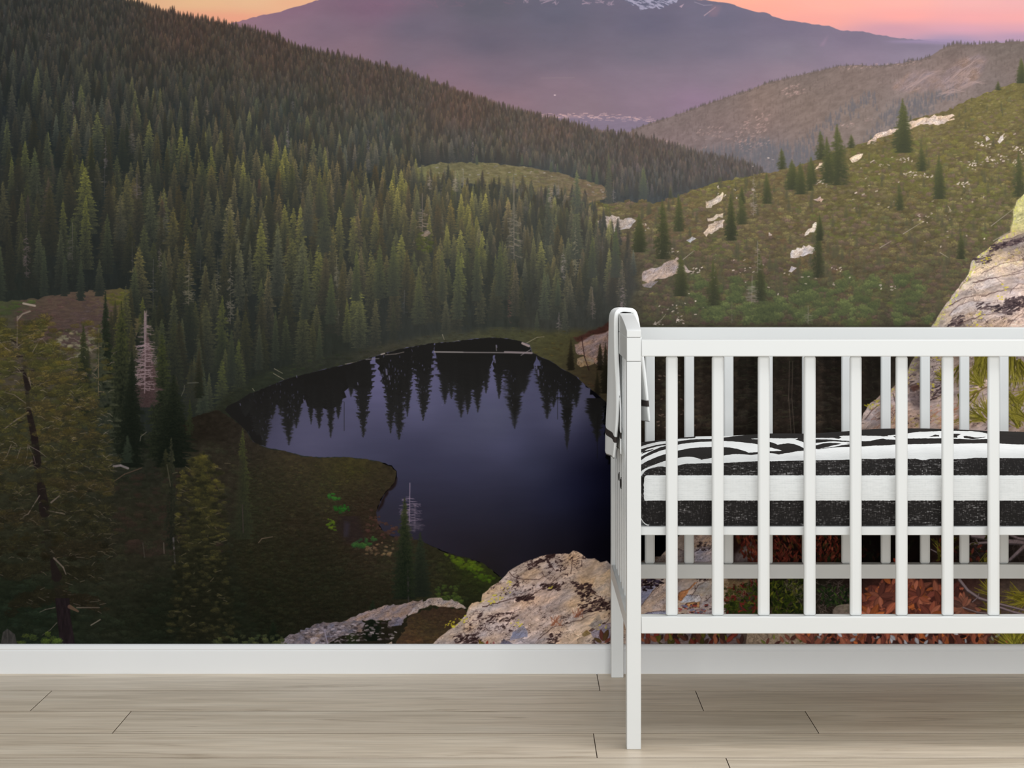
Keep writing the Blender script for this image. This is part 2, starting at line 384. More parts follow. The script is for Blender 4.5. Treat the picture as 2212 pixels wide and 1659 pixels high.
for k in range(900):
    x = r_.uniform(1380, 2300); y = np.interp(x, rx, ry) + r_.uniform(4, 140) ** 1.0
    if y > 420: continue
    c = colat(mhc, x, y); h = r_.uniform(6, 14)
    stamp(CON[r_.randint(12)], x, y, h * .45, h, c * .84, c * .98, .55)
for band in (((1640, 390), (1700, 330), (1760, 285), (1830, 225), (1890, 195)), ((1560, 350), (1640, 300), (1700, 345)), ((1900, 250), (1960, 215), (2020, 200), (2060, 190)), ((1880, 290), (1950, 240), (2010, 225))):
    for i in range(len(band) - 1):
        for k in range(60):
            t = r_.rand(); x = band[i][0] + (band[i + 1][0] - band[i][0]) * t + r_.randn() * 10; y = band[i][1] + (band[i + 1][1] - band[i][1]) * t + r_.randn() * 7
            h = r_.uniform(8, 18); stamp(CON[r_.randint(12)], x, y + h, h * .4, h, (84, 86, 96), (98, 98, 102), .6)
for k in range(700):                                     # bluish forest in the lower valley
    x = r_.uniform(1500, 1780); y = r_.uniform(300, 400)
    if y < 300 + abs(x - 1640) * .18: continue
    h = r_.uniform(14, 26); stamp(CON[r_.randint(12)], x, y + 10, h * .36, h, (84, 88, 100), (104, 104, 108), .55)
PK = [(172, 140, 136), (158, 130, 128), (184, 156, 150)]
for pl, n in (([(1565, 300), (1600, 275), (1625, 235), (1665, 250), (1660, 285), (1600, 310)], 110), ([(1680, 195), (1720, 180), (1745, 200), (1690, 215)], 60), ([(1480, 285), (1560, 270), (1560, 300), (1500, 305)], 40),
              ([(1800, 145), (1980, 130), (1990, 140), (1810, 152)], 50), ([(1430, 300), (1500, 320), (1560, 315), (1450, 330)], 60), ([(1590, 300), (1640, 290), (1670, 310), (1600, 330)], 50), ([(1810, 270), (1900, 250), (1850, 280)], 20)):
    speck(pl, n, PK, 1.0, 2.8, seed=n, op=.38, ang=-.5)
fill(rough([(1925, 185), (1950, 168), (1975, 152), (2010, 150), (2040, 158), (2070, 135), (2100, 120), (2130, 118), (2130, 150), (2110, 180), (2080, 190), (2050, 205), (2010, 195), (1980, 200), (1950, 195)], 6, 10),
     (138, 118, 118), .55, rocktex(-.6, 301, .5, .35, dark=(95, 88, 92)), blur=3)
for L in (((1960, 190), (2000, 160), (2040, 150)), ((2050, 175), (2080, 150), (2110, 128)), ((2030, 205), (2060, 195), (2085, 196)), ((2070, 190), (2100, 178), (2125, 178))):
    for k in range(5): curve([(x + r_.uniform(-8, 8), y + r_.uniform(-5, 5)) for x, y in L], 2.5, (158, 136, 134), .4, 1)

fill(MH, (168, 134, 110), .16)
# ------------------------------------------------------------------ left forested slope
FR = [(-360, -158), (150, -45), (250, -4), (300, 12), (350, 28), (400, 38), (480, 54), (530, 64), (600, 84), (640, 106), (700, 120), (760, 130), (820, 146), (880, 162), (930, 182), (1000, 206), (1060, 226), (1130, 247), (1200, 264), (1250, 275), (1300, 292), (1370, 296), (1450, 318), (1520, 337), (1600, 353), (1660, 374)]
fx_ = np.array([q[0] for q in FR]); fy_ = np.array([q[1] for q in FR])
ridge = lambda x: float(np.interp(x, fx_, fy_))
gapc = [(0, 60, (44, 47, 48)), (0, 250, (40, 44, 46)), (0, 400, (40, 44, 40)), (0, 520, (34, 38, 36)), (0, 620, (34, 40, 34)), (200, 60, (48, 50, 50)), (200, 250, (42, 47, 48)), (200, 400, (38, 43, 40)), (200, 560, (32, 37, 36)), (400, 60, (62, 56, 52)), (400, 200, (46, 50, 50)), (400, 400, (40, 45, 43)), (400, 600, (34, 39, 37)),
        (600, 110, (64, 58, 54)), (600, 250, (52, 56, 56)), (600, 400, (44, 49, 46)), (600, 600, (38, 42, 40)), (800, 170, (68, 62, 58)), (800, 300, (58, 62, 62)), (800, 450, (48, 52, 48)), (800, 650, (40, 44, 42)), (1000, 240, (78, 68, 62)), (1000, 330, (64, 66, 66)), (1000, 480, (54, 58, 52)), (1000, 650, (44, 48, 44)),
        (1200, 290, (80, 72, 66)), (1200, 360, (66, 70, 72)), (1200, 500, (56, 60, 54)), (1200, 650, (48, 52, 48)), (1400, 320, (82, 74, 70)), (1400, 390, (64, 68, 70)), (1560, 360, (84, 78, 74)), (1560, 400, (70, 72, 74)), (300, 720, (30, 34, 28)), (700, 740, (38, 42, 34)), (1100, 700, (44, 48, 40)), (600, 800, (34, 38, 32))]
treec = [(0, 60, (72, 74, 62)), (0, 250, (64, 70, 56)), (0, 420, (72, 78, 48)), (0, 560, (64, 72, 44)), (200, 60, (80, 80, 64)), (200, 250, (78, 82, 62)), (200, 420, (84, 88, 50)), (200, 600, (74, 82, 46)), (400, 60, (92, 78, 64)), (400, 200, (80, 82, 64)), (400, 400, (92, 94, 54)), (400, 600, (84, 88, 52)),
         (600, 110, (92, 80, 66)), (600, 250, (84, 88, 70)), (600, 420, (112, 110, 66)), (600, 600, (94, 98, 60)), (800, 170, (90, 80, 68)), (800, 300, (92, 96, 78)), (800, 430, (116, 112, 68)), (800, 620, (92, 98, 62)), (1000, 240, (98, 84, 72)), (1000, 330, (94, 98, 84)), (1000, 450, (122, 118, 70)), (1000, 620, (92, 100, 62)),
         (1200, 290, (98, 86, 76)), (1200, 360, (92, 96, 84)), (1200, 500, (112, 112, 74)), (1200, 650, (90, 96, 66)), (1400, 330, (98, 88, 78)), (1400, 390, (90, 94, 84)), (1560, 370, (98, 90, 82)), (1560, 400, (88, 90, 86)), (300, 720, (74, 80, 42)), (700, 740, (72, 78, 46)), (1100, 700, (84, 90, 58)), (500, 800, (62, 70, 38))]
fill([(x, y + 2) for x, y in FR] + [(1700, 420), (1500, 700), (1500, 1000), (300, 1000), (OX, 1000)], gapc, tex=grain(.16, 6, 20, 61, 3))

def forest(test, x0, x1, y0f, ymax, seed, dens=1.0):
    r = np.random.RandomState(seed); P = []
    for x in np.arange(x0, x1, 4.0):
        pass
    y = 0
    d = 2.0
    while d < 900:
        hh = 15 + .10 * d + max(0, d - 130) * .155; hh = min(hh, 135)
        x = x0 + r.uniform(0, 5)
        while x < x1:
            yy = ridge(x) + d + r.uniform(-.18, .18) * hh
            if yy < ymax + 40 and test(x, yy): P.append((yy, x, hh * r.uniform(.62, 1.22)))
            x += hh * .29 / dens * r.uniform(.6, 1.5)
        d += hh * (.20 if hh < 45 else .27)
    P.sort()
    for y, x, h in P:
        g = colat(gapc, x, y - h * .5); t = colat(treec, x, y - h * .5)
        k = r.rand(); j = r.uniform(.62, 1.28) + (.16 if h > 55 and r.rand() < .2 else 0)
        tint = np.array([r.uniform(.98, 1.16), .965, r.uniform(.84, 1.06)])
        if h < 50:
            if r.rand() < .25: h *= 1.25
            stamp(CON[r.randint(12)], x, y, h * r.uniform(.36, .58), h, g * .96, t * j * tint * 1.06, .92, flip=r.rand() < .5)
        else:
            sp = (CON + CONH + CONW)[r.randint(23)]
            if r.rand() < .13: j = r.uniform(1.25, 1.55); tint = np.array([1.1, 1.03, .82])
            stamp(sp, x, y, h * r.uniform(.30, .50), h, g * .92, t * j * tint * 1.16, .95, flip=r.rand() < .5)
        if k < .035: stamp(POLE[r.randint(3)], x + h * .2, y - h * .1, max(4, h * .2), h * r.uniform(.4, .8), g, (150, 140, 146) if h > 40 else (118, 112, 114), r.uniform(.35, .85))
        elif k < .05: stamp(SNG[r.randint(5)], x, y - h * .12, h * .3, h * .8, g, (150, 135, 130), .6)
        elif k < .062: stamp(CONH[r.randint(6)], x, y, h * .36, h * .9, g, (132, 102, 84), .7)

MHZ = 1
meadow = [(884, 372), (900, 362), (950, 351), (1050, 352), (1130, 360), (1200, 372), (1250, 385), (1300, 400), (1320, 425), (1270, 440), (1180, 425), (1080, 400), (960, 395), (900, 390)]
def inpoly(P):
    P = np.array(P)
    def f(x, y):
        c = False; j = len(P) - 1
        for i in range(len(P)):
            if (P[i, 1] > y) != (P[j, 1] > y) and x < (P[j, 0] - P[i, 0]) * (y - P[i, 1]) / (P[j, 1] - P[i, 1]) + P[i, 0]: c = not c
            j = i
        return c
    return f
inm = inpoly(meadow)
# upper stand, down to about y = 400
lim1 = lambda x, y: y < np.interp(x, [-360, 0, 200, 500, 880, 960, 1290, 1340, 1400, 1500, 1560, 1660], [330, 330, 345, 380, 385, 352, 392, 428, 432, 410, 395, 385]) and not inm(x, y)
forest(lim1, -360, 1650, 0, 460, 101)
fill(rough(meadow, 2, 8), [(950, 360, (106, 98, 80)), (1100, 375, (112, 104, 78)), (1200, 390, (106, 96, 78)), (1280, 410, (112, 96, 80)), (930, 385, (108, 110, 72))], 1, grain(.22, 9, 3.5, 23, 3, .1))
bushes(meadow, 330, [(1000, 370, (88, 84, 62))], [(950, 360, (122, 112, 86)), (1100, 375, (126, 120, 82)), (1280, 410, (128, 110, 90))], 7, 16, .45, .7, 31)
speck(meadow, 60, [(160, 150, 146), (140, 132, 130)], 1, 2.4, 9, .6)
for x, y, h in ((1128, 357, 26), (1145, 358, 18), (1190, 372, 24), (1204, 372, 20), (1030, 356, 24), (1273, 392, 40), (1288, 398, 30)):
    stamp(CON[int(x) % 12], x, y, h * .42, h, (72, 76, 66), (104, 108, 82), .95)
# ------------------------------------------------------------------ near right hillside
NH = [(1262, 446), (1290, 440), (1340, 437), (1420, 439), (1455, 428), (1490, 414), (1530, 400), (1560, 392), (1600, 388), (1640, 376), (1665, 372), (1700, 366), (1740, 352), (1780, 338), (1830, 320), (1870, 306), (1900, 296), (1940, 278), (1980, 255), (2010, 248), (2050, 238), (2080, 222),
      (2120, 205), (2160, 190), (2212, 172), (2320, 140), (2600, 60), (2600, 1100), (1250, 1100), (1180, 800), (1120, 700), (1160, 560), (1230, 480)]
nhc = [(1300, 450, (108, 102, 62)), (1400, 450, (110, 96, 66)), (1350, 520, (92, 84, 66)), (1500, 420, (120, 108, 66)), (1560, 400, (124, 120, 70)), (1500, 480, (106, 92, 64)), (1400, 560, (84, 80, 60)), (1500, 560, (92, 86, 60)), (1450, 650, (72, 72, 52)), (1600, 450, (104, 90, 66)), (1600, 560, (98, 88, 60)), (1600, 660, (80, 76, 54)),
       (1700, 390, (118, 102, 72)), (1750, 450, (100, 92, 58)), (1750, 550, (96, 84, 58)), (1750, 650, (80, 76, 54)), (1850, 360, (108, 100, 62)), (1850, 450, (98, 92, 56)), (1900, 560, (96, 84, 58)), (1900, 650, (76, 76, 50)), (2000, 290, (118, 106, 70)), (2000, 400, (102, 94, 58)), (2000, 500, (96, 88, 58)), (2050, 580, (86, 78, 56)),
       (2150, 220, (116, 108, 64)), (2150, 330, (104, 92, 62)), (2150, 440, (92, 90, 56)), (1950, 690, (64, 62, 46)), (1700, 700, (72, 74, 50)), (1400, 700, (74, 70, 52)), (1300, 700, (58, 58, 46)), (1250, 600, (48, 52, 44)), (1500, 850, (50, 42, 34)), (1800, 850, (42, 36, 28)), (1250, 800, (58, 54, 36)), (2500, 400, (98, 90, 60))]
fill(rough(NH, 2.2, 7), [(x, y, mulc(c, .86)) for x, y, c in nhc], tex=grain(.30, 11, 5, 131, 4, -.35))
bd = [(x, y, mulc(c, .60)) for x, y, c in nhc]; bl = [(x, y, mulc((c[0] * 1.02, c[1] * 1.0, c[2] * .98), 1.2)) for x, y, c in nhc]
bushes(NH[:-3] + [(1400, 1000), (1380, 560)], 5200, bd, bl, 8, 34, .55, .75, 201, wy=(200, 720))
G1 = [(1850, 430, (106, 108, 56)), (2150, 250, (128, 122, 66)), (1600, 690, (88, 100, 54)), (1550, 395, (144, 134, 76)), (1850, 680, (78, 92, 48))]; GD = [(1850, 430, (78, 74, 44)), (1600, 690, (54, 60, 38))]
for pl, n, w in (([(1840, 330), (2000, 300), (2150, 230), (2212, 260), (2212, 420), (2000, 420), (1850, 400)], 260, (14, 26)), ([(1500, 412), (1560, 393), (1640, 378), (1600, 400), (1520, 425)], 110, (7, 14)), ([(1275, 440), (1360, 440), (1320, 460), (1280, 470)], 50, (8, 16)),
                 ([(1480, 520), (1560, 510), (1620, 500), (1600, 560), (1500, 545)], 60, (10, 20)), ([(1480, 620), (1560, 600), (1800, 640), (1900, 600), (2000, 560), (2000, 700), (1480, 700)], 60, (16, 40)), ([(1700, 440), (1900, 430), (1950, 520), (1750, 520)], 100, (12, 24)), ([(2000, 400), (2180, 400), (2160, 520), (2030, 540)], 120, (12, 26))):
    bushes(pl, n, GD, G1, w[0], w[1], .6, .75, n)
ROSE = [(1500, 480, (126, 92, 78)), (1900, 560, (118, 88, 70))]
bushes([(1350, 470), (1480, 430), (1560, 420), (1640, 440), (1600, 500), (1400, 520)], 150, (78, 64, 50), (128, 100, 72), 8, 16, .45, .6, 77)
bushes([(1650, 430), (1800, 460), (1950, 560), (2050, 560), (2040, 640), (1800, 600), (1650, 560)], 160, (74, 60, 46), (116, 90, 68), 10, 24, .5, .55, 78)
r_ = np.random.RandomState(19); hp = inpoly(NH[:-3] + [(2010, 700), (1390, 700), (1390, 560)]); Q = []
for k in range(9000):                                    # single shrubs, each with its own colour and a dark foot
    x = r_.uniform(1280, 2560); y = r_.uniform(190, 712)
    if hp(x, y): Q.append((y, x))
PAL = [(122, 116, 70), (118, 98, 76), (100, 108, 64), (122, 98, 86), (134, 126, 74), (104, 90, 70), (112, 104, 72)]
for y, x in sorted(Q):
    w = r_.uniform(6, 17) * (.55 + (y - 190) / 420); g = 1.04 - .22 * max(0, (y - 480) / 230) + .06 * max(0, (330 - y) / 130); c = PAL[r_.randint(7) if r_.rand() < .8 else (2 if y > 560 else 4)]
    stamp(BLB[r_.randint(10)], x, y + w * .3, w, w * r_.uniform(.42, .8), mulc((72, 63, 52), g * (.92 if y > 560 else 1)), mulc(c, g * r_.uniform(.86, 1.16)), .82, flip=r_.rand() < .5)
for k in range(420):
    x = r_.uniform(1300, 2212); y = r_.uniform(210, 706)
    if not hp(x, y): continue
    h = r_.uniform(12, 26) * (.5 + (y - 150) / 420)
    stamp(CONH[r_.randint(6)], x, y, h * .5, h, (64, 64, 48), (102, 102, 66), .7)
for k in range(70):
    x = r_.uniform(1480, 2010); y = r_.uniform(620, 720); w = r_.uniform(26, 54); g = r_.uniform(.8, 1.12)
    for q in range(9): stamp(BLB[r_.randint(10)], x + r_.randn() * w * .22, y - r_.rand() * w * .5, w * .5, w * .4, (46, 54, 36), mulc((106, 116, 68), g), .75)
# rock outcrops on the hillside
RK = rocktex(-.6, 401, .30, .9, dark=(104, 84, 76))
def rk(pts, col=(208, 186, 172), op=.95, r=3): fill(rough(pts, r, 6), col, op, RK)
rk([(1285, 478), (1310, 468), (1330, 466), (1345, 476), (1360, 470), (1372, 476), (1366, 490), (1345, 498), (1320, 502), (1318, 494), (1296, 492)], (180, 166, 158))
rk([(1385, 590), (1400, 580), (1420, 578), (1440, 568), (1455, 558), (1468, 557), (1462, 566), (1478, 575), (1500, 588), (1480, 590), (1458, 592), (1430, 602), (1400, 612), (1388, 604)], (176, 156, 148))
rk([(1388, 612), (1420, 606), (1410, 618), (1392, 622)], (132, 122, 122))
rk([(1522, 436), (1545, 428), (1560, 415), (1564, 419), (1552, 440), (1535, 448), (1526, 447)], (216, 194, 172))
rk([(1526, 474), (1550, 463), (1568, 459), (1560, 468), (1540, 476), (1530, 478)], (220, 200, 180))
rk([(1520, 505), (1532, 488), (1550, 477), (1566, 472), (1560, 490), (1545, 500), (1524, 509)], (212, 188, 168))
rk([(1484, 520), (1494, 510), (1502, 514), (1490, 524)], (188, 182, 180))
rk([(1736, 508), (1748, 496), (1765, 478), (1770, 480), (1766, 494), (1752, 504), (1744, 510)], (232, 214, 200))
rk([(1708, 556), (1712, 540), (1730, 534), (1750, 530), (1762, 538), (1755, 546), (1735, 552), (1718, 560)], (214, 200, 194))
rk([(1700, 588), (1712, 576), (1720, 580), (1708, 590)], (196, 178, 170)); rk([(1758, 434), (1770, 424), (1782, 432), (1770, 437)], (196, 168, 158))
rk([(1880, 303), (1896, 288), (1920, 280), (1950, 268), (1985, 258), (2020, 250), (2064, 248), (2050, 258), (2066, 254), (2040, 268), (2010, 270), (1985, 268), (1975, 276), (1940, 284), (1900, 300)], (224, 198, 182))
rk([(1835, 345), (1850, 336), (1865, 334), (1858, 342), (1842, 350)], (230, 206, 186)); rk([(1758, 366), (1772, 354), (1784, 350), (1776, 360)], (222, 196, 176)); rk([(1870, 310), (1886, 300), (1904, 292), (1890, 304)], (214, 186, 170))
rk([(2155, 306), (2160, 296), (2168, 294), (2170, 304), (2160, 309)], (234, 216, 204)); rk([(2126, 298), (2134, 293), (2138, 299), (2130, 303)], (226, 206, 196))
r_ = np.random.RandomState(55)
for cx, cy, sx, sy, n in ((2150, 345, 22, 10, 26), (2100, 355, 14, 8, 18), (2200, 350, 12, 10, 16), (2120, 310, 18, 6, 14), (1950, 345, 22, 5, 14), (1970, 375, 14, 5, 16), (2000, 378, 14, 4, 12), (1770, 395, 10, 8, 12), (2160, 290, 30, 6, 10), (2190, 320, 22, 10, 14), (2080, 395, 14, 5, 12), (1660, 505, 6, 3, 4), (1900, 355, 16, 3, 8), (1810, 582, 10, 4, 6),
                          (1920, 620, 20, 8, 8), (2000, 470, 30, 12, 12), (1270, 480, 14, 8, 8), (1390, 490, 16, 8, 10), (1500, 585, 14, 8, 12), (1440, 545, 20, 10, 10), (1580, 420, 40, 12, 10), (1650, 345, 30, 20, 3), (1620, 585, 30, 20, 10), (1470, 690, 16, 6, 12), (1415, 700, 14, 5, 12), (1450, 660, 40, 20, 14), (1890, 400, 60, 40, 16), (2060, 470, 60, 60, 18), (1740, 600, 60, 30, 12)):
    for k in range(n):
        x = cx + r_.randn() * sx * .6; y = cy + r_.randn() * sy * .6; s = r_.uniform(1, 3.2)
        line(x, y, x + r_.uniform(0, 4), y - r_.uniform(-1, 2), s, mulc((222, 202, 190), r_.uniform(.75, 1.08)), r_.uniform(.5, .95))
fill(rough(NH, 2.2, 7), [(1300, 500, (128, 112, 112)), (1900, 300, (144, 126, 104)), (1900, 560, (128, 110, 100)), (1640, 690, (108, 94, 92))], .14)
# hillside trees and snags
def tree(x, y, h, w, dk, lt, k=None, op=.95, sp=None): stamp((sp or CONW)[(int(x * 7 + h) if k is None else k) % len(sp or CONW)], x, y, w, h, dk, lt, op)
for x, y, h, w in ((1808, 400, 132, 52), (1772, 345, 62, 28), (1786, 395, 100, 34), (1752, 398, 60, 26), (1838, 320, 30, 18), (1950, 330, 118, 46), (1688, 366, 46, 22), (1710, 410, 66, 34), (1728, 420, 70, 30), (1750, 412, 62, 20), (2028, 430, 95, 30), (1942, 455, 60, 22), (1766, 600, 130, 30), (1770, 520, 60, 18),
                   (1655, 440, 68, 26), (1578, 520, 106, 28), (1602, 440, 40, 16), (1430, 560, 130, 42), (1465, 500, 82, 26), (1380, 545, 85, 34), (1600, 485, 60, 30), (2205, 180, 55, 26), (2155, 195, 20, 14), (1470, 640, 90, 34), (1540, 660, 100, 34), (1640, 650, 110, 30), (2200, 425, 100, 30), (2075, 560, 60, 22), (1990, 370, 56, 28)):
    c = colat(treec, min(x, 1500), 450); k = .85 if y > 500 else 1
    tree(x, y, h, w * 1.35, (60 * k, 62 * k, 46 * k), (104, 104, 62), sp=CONH if int(x) % 3 else CONW); tree(x + w * .12, y, h * .86, w * 1.2, (56 * k, 58 * k, 42 * k), (98, 98, 56), op=.6)
for x, y, h, w, sp in ((1628, 468, 95, 24, SNG), (1888, 355, 118, 14, POLE), (1855, 310, 40, 14, POLE), (1545, 360 + 15, 40, 12, POLE), (1325, 437, 46, 14, SNG), (1636, 590, 70, 26, SNG), (1745, 700, 40, 30, SNG), (1624, 655, 60, 40, SNG), (1580, 700, 50, 10, POLE), (1545, 625, 90, 12, POLE), (1985, 300, 26, 10, POLE), (2095, 420, 25, 12, SNG), (2195, 180, 40, 8, POLE), (1410, 545, 60, 10, POLE)):
    stamp(sp[int(x) % len(sp)], x, y, w, h, (110, 100, 96), (172, 156, 150), .8)
for P in (((2140, 488), (2190, 450)), ((2145, 520), (2186, 496)), ((2048, 445), (2054, 455), (2048, 458)), ((2030, 545), (2048, 556)), ((1410, 703), (1428, 690), (1438, 678)), ((1900, 535), (1925, 520)), ((1950, 505), (1990, 480)), ((1475, 560), (1500, 540))): curve(P, 1.6, (176, 162, 152), .7, .8)
# deep shade and slender trees behind the crib slats
fill(rough([(1330, 716), (1400, 704), (1600, 706), (1900, 706), (2010, 706), (1960, 800), (1870, 880), (1860, 960), (1600, 1010), (1400, 1010), (1340, 880)], 3, 10), [(1400, 740, (62, 60, 42)), (1400, 860, (52, 42, 32)), (1500, 860, (50, 42, 32)), (1600, 860, (40, 34, 26)), (1700, 860, (52, 44, 36)), (1800, 860, (46, 38, 28)), (1850, 800, (56, 50, 40)), (1650, 760, (58, 58, 40)), (1550, 950, (40, 32, 24))], .93, grain(.34, 10, 8, 143, 4), blur=5)
bushes([(1390, 720), (1860, 720), (1860, 930), (1390, 930)], 900, [(1500, 800, (40, 35, 27)), (1750, 800, (38, 33, 26))], [(1450, 800, (88, 84, 58)), (1550, 850, (86, 72, 54)), (1700, 800, (86, 74, 60)), (1820, 850, (82, 70, 54))], 9, 24, .6, .75, 88)
for x, k, w in ((1420, 1, 16), (1455, 0, 14), (1535, 1, 34), (1612, 0, 36), (1630, 0, 20), (1690, 1, 22), (1715, 0, 14), (1795, 0, 28), (1835, 1, 18), (1884, 0, 20), (1870, 1, 14), (1480, 1, 20), (1660, 1, 20)):
    fill(rough([(x - w / 2, 710), (x + w / 2, 710), (x + w * .7, 1000), (x - w * .7, 1000)], 3, 14), (32, 26, 19) if k else (22, 20, 15), .40, grain(.4, 6, 16, 150 + k, 3), blur=3)
    for q in range(26): y = rs.uniform(740, 940); line(x, y, x + rs.uniform(-1, 1) * w * .8, y + rs.uniform(-3, 6), 1.3, (64, 66, 40), .5)
for x in (1705, 1712): curve([(x, 780), (x - 2, 860), (x + 4, 940)], 1.2, (120, 104, 92), .6)
speck([(1390, 800), (1500, 800), (1500, 930), (1390, 930)], 50, [(150, 120, 110), (120, 100, 90)], 1, 3, 93, .7)
# ------------------------------------------------------------------ lower forest stand
fill(rough([(OX, 330), (0, 338), (200, 350), (500, 385), (880, 392), (960, 395), (1080, 402), (1180, 428), (1262, 446), (1282, 500), (1310, 520), (1360, 560), (1378, 620), (1350, 680), (1300, 712), (1180, 740), (1000, 742), (760, 790), (600, 840), (520, 900), (300, 980), (OX, 980)], 6, 10), gapc, .75, grain(.18, 6, 22, 66, 3), blur=6)
clr = inpoly([(-400, 600), (0, 655), (80, 640), (160, 628), (280, 625), (300, 660), (270, 700), (230, 780), (160, 860), (-400, 860)])
lakep = [(486, 886), (492, 878), (515, 866), (540, 850), (565, 841), (600, 826), (622, 818), (650, 811), (700, 798), (745, 788), (790, 776), (815, 768), (850, 758), (880, 751), (930, 742), (980, 738), (1025, 732), (1070, 729), (1100, 732), (1125, 737), (1143, 744), (1150, 762), (1165, 770), (1185, 777), (1215, 797), (1245, 813), (1262, 830), (1290, 852), (1308, 868),
         (1345, 900), (1385, 960), (1420, 1060), (1445, 1150), (1440, 1200), (1400, 1240), (1300, 1270), (1150, 1300), (1082, 1248), (1060, 1230), (1040, 1216), (1015, 1207), (985, 1200), (955, 1190), (930, 1178), (905, 1168), (870, 1162), (845, 1158), (826, 1146), (815, 1128), (812, 1108), (820, 1085), (832, 1065), (850, 1046), (857, 1032), (857, 1018), (845, 1006), (820, 997), (780, 990), (735, 987), (690, 988), (650, 984), (615, 974), (580, 968), (548, 955), (532, 930), (515, 914), (500, 902)]
shore = [(486, 886), (540, 850), (600, 826), (700, 798), (790, 776), (880, 751), (980, 738), (1070, 729), (1150, 735), (1240, 700)]
sx_ = [q[0] for q in shore]; sy_ = [q[1] for q in shore]
lim2 = lambda x, y: (y < np.interp(x, sx_, sy_) - 14 if x > 486 else y < 1010 - abs(x - 430) * .25) and y > np.interp(x, [-360, 0, 200, 500, 880, 960, 1290], [330, 330, 345, 380, 395, 400, 445]) and x < np.interp(y, [400, 446, 560, 640, 720], [1180, 1265, 1370, 1385, 1330]) and not clr(x, y)
fill(rough([(OX, 640), (0, 652), (80, 645), (170, 630), (290, 622), (310, 700), (240, 830), (100, 900), (OX, 900)], 3, 8), [(0, 640, (62, 76, 40)), (30, 680, (72, 66, 52)), (120, 665, (90, 72, 62)), (200, 650, (94, 76, 62)), (270, 640, (90, 86, 44)), (180, 700, (76, 60, 60)), (100, 720, (74, 60, 54)), (200, 760, (86, 82, 66)), (120, 800, (66, 62, 44))], 1, grain(.2, 14, 4, 67, 4))
bushes([(20, 650), (280, 632), (270, 740), (60, 760)], 420, [(150, 690, (62, 49, 48))], [(100, 670, (108, 84, 72)), (180, 700, (96, 80, 80)), (60, 730, (92, 74, 62))], 10, 28, .34, .75, 401)
bushes([(225, 640), (300, 618), (300, 650), (250, 660)], 40, (58, 60, 30), (112, 108, 46), 10, 20, .5, .8, 402)
bushes([(-200, 640), (70, 650), (60, 680), (-200, 690)], 60, (48, 58, 32), (80, 98, 46), 14, 30, .35, .8, 403)
bushes([(120, 715), (215, 708), (235, 730), (180, 775), (120, 760)], 90, (96, 90, 72), (158, 152, 126), 8, 20, .4, .75, 404)
curve([(50, 655), (75, 660)], 4.5, (168, 152, 140), .95); curve([(65, 672), (48, 678), (38, 690)], 2.5, (150, 135, 120), .9)
forest(lim2, -360, 1400, 0, 980, 202, 1.0)
# individual tall trees that catch the light
Y1 = (150, 144, 84)
for x, y, h, w, lt, sp in ((260, 520, 100, 44, (138, 126, 82), CONH), (415, 470, 78, 12, (150, 128, 66), CONH), (470, 500, 92, 26, (140, 126, 70), CONH), (600, 640, 160, 52, (132, 130, 88), CONW), (515, 640, 130, 36, (146, 138, 88), CONH), (540, 640, 120, 26, (128, 122, 80), CONH), (430, 560, 70, 28, (112, 110, 62), CON), (355, 640, 100, 30, (116, 112, 66), CON),
                           (700, 545, 152, 52, (112, 112, 62), CONW), (795, 470, 74, 28, (146, 136, 92), CONH), (850, 640, 120, 50, (108, 112, 62), CONW), (770, 650, 110, 36, (118, 122, 62), CONW), (820, 645, 122, 44, (112, 116, 60), CONW), (905, 700, 112, 46, (112, 114, 60), CONW), (990, 690, 156, 42, (134, 138, 74), CONW), (955, 650, 110, 30, (116, 116, 66), CONW),
                           (1110, 560, 128, 44, (120, 112, 92), CONH), (1245, 560, 130, 46, (128, 128, 88), CONW), (1246, 462, 96, 42, (136, 138, 88), CONH), (1185, 530, 130, 40, (110, 112, 82), CONH), (1315, 440, 110, 28, (108, 106, 70), CONH), (1390, 430, 70, 30, (118, 122, 74), CON), (1080, 640, 120, 36, (112, 116, 66), CONW), (1030, 650, 130, 34, (108, 112, 64), CONW),
                           (1176, 690, 110, 36, (120, 124, 80), CONW), (1205, 660, 60, 20, (104, 112, 70), CONW), (1280, 600, 90, 40, (104, 108, 62), CON), (1330, 600, 110, 40, (96, 102, 60), CONW), (690, 470, 100, 34, (124, 116, 62), CON), (665, 510, 110, 48, (128, 120, 84), CONH), (755, 470, 80, 36, (120, 116, 66), CON), (660, 690, 120, 34, (110, 112, 60), CONW), (715, 700, 110, 40, (104, 112, 58), CONW),
                           (0, 650, 120, 40, (84, 92, 56), CONW), (95, 640, 110, 30, (80, 88, 52), CONW), (175, 650, 90, 36, (78, 86, 50), CON), (140, 640, 90, 30, (72, 80, 48), CON), (215, 640, 80, 30, (92, 94, 54), CON), (560, 425, 40, 14, (132, 80, 62), CON), (350, 470, 40, 24, (110, 76, 56), CONH), (60, 480, 60, 26, (96, 76, 66), CONH), (235, 270, 56, 26, (134, 112, 90), CONH), (245, 215, 60, 24, (110, 96, 82), CONH), (108, 260, 52, 26, (118, 108, 72), CONH),
                           (560, 800, 100, 30, (90, 92, 58), CONW), (595, 780, 110, 28, (84, 90, 52), CONW), (690, 790, 90, 26, (84, 90, 52), CONW), (500, 830, 120, 34, (74, 80, 46), CONW), (430, 820, 90, 32, (86, 88, 50), CONW), (1220, 735, 95, 26, (110, 106, 76), CONH), (1160, 730, 60, 22, (92, 96, 66), CON)):
    g = colat(gapc, x, y - h * .4); stamp(sp[int(x * 3 + h) % len(sp)], x, y, w, h, g * 1.02, np.array(lt), .95)
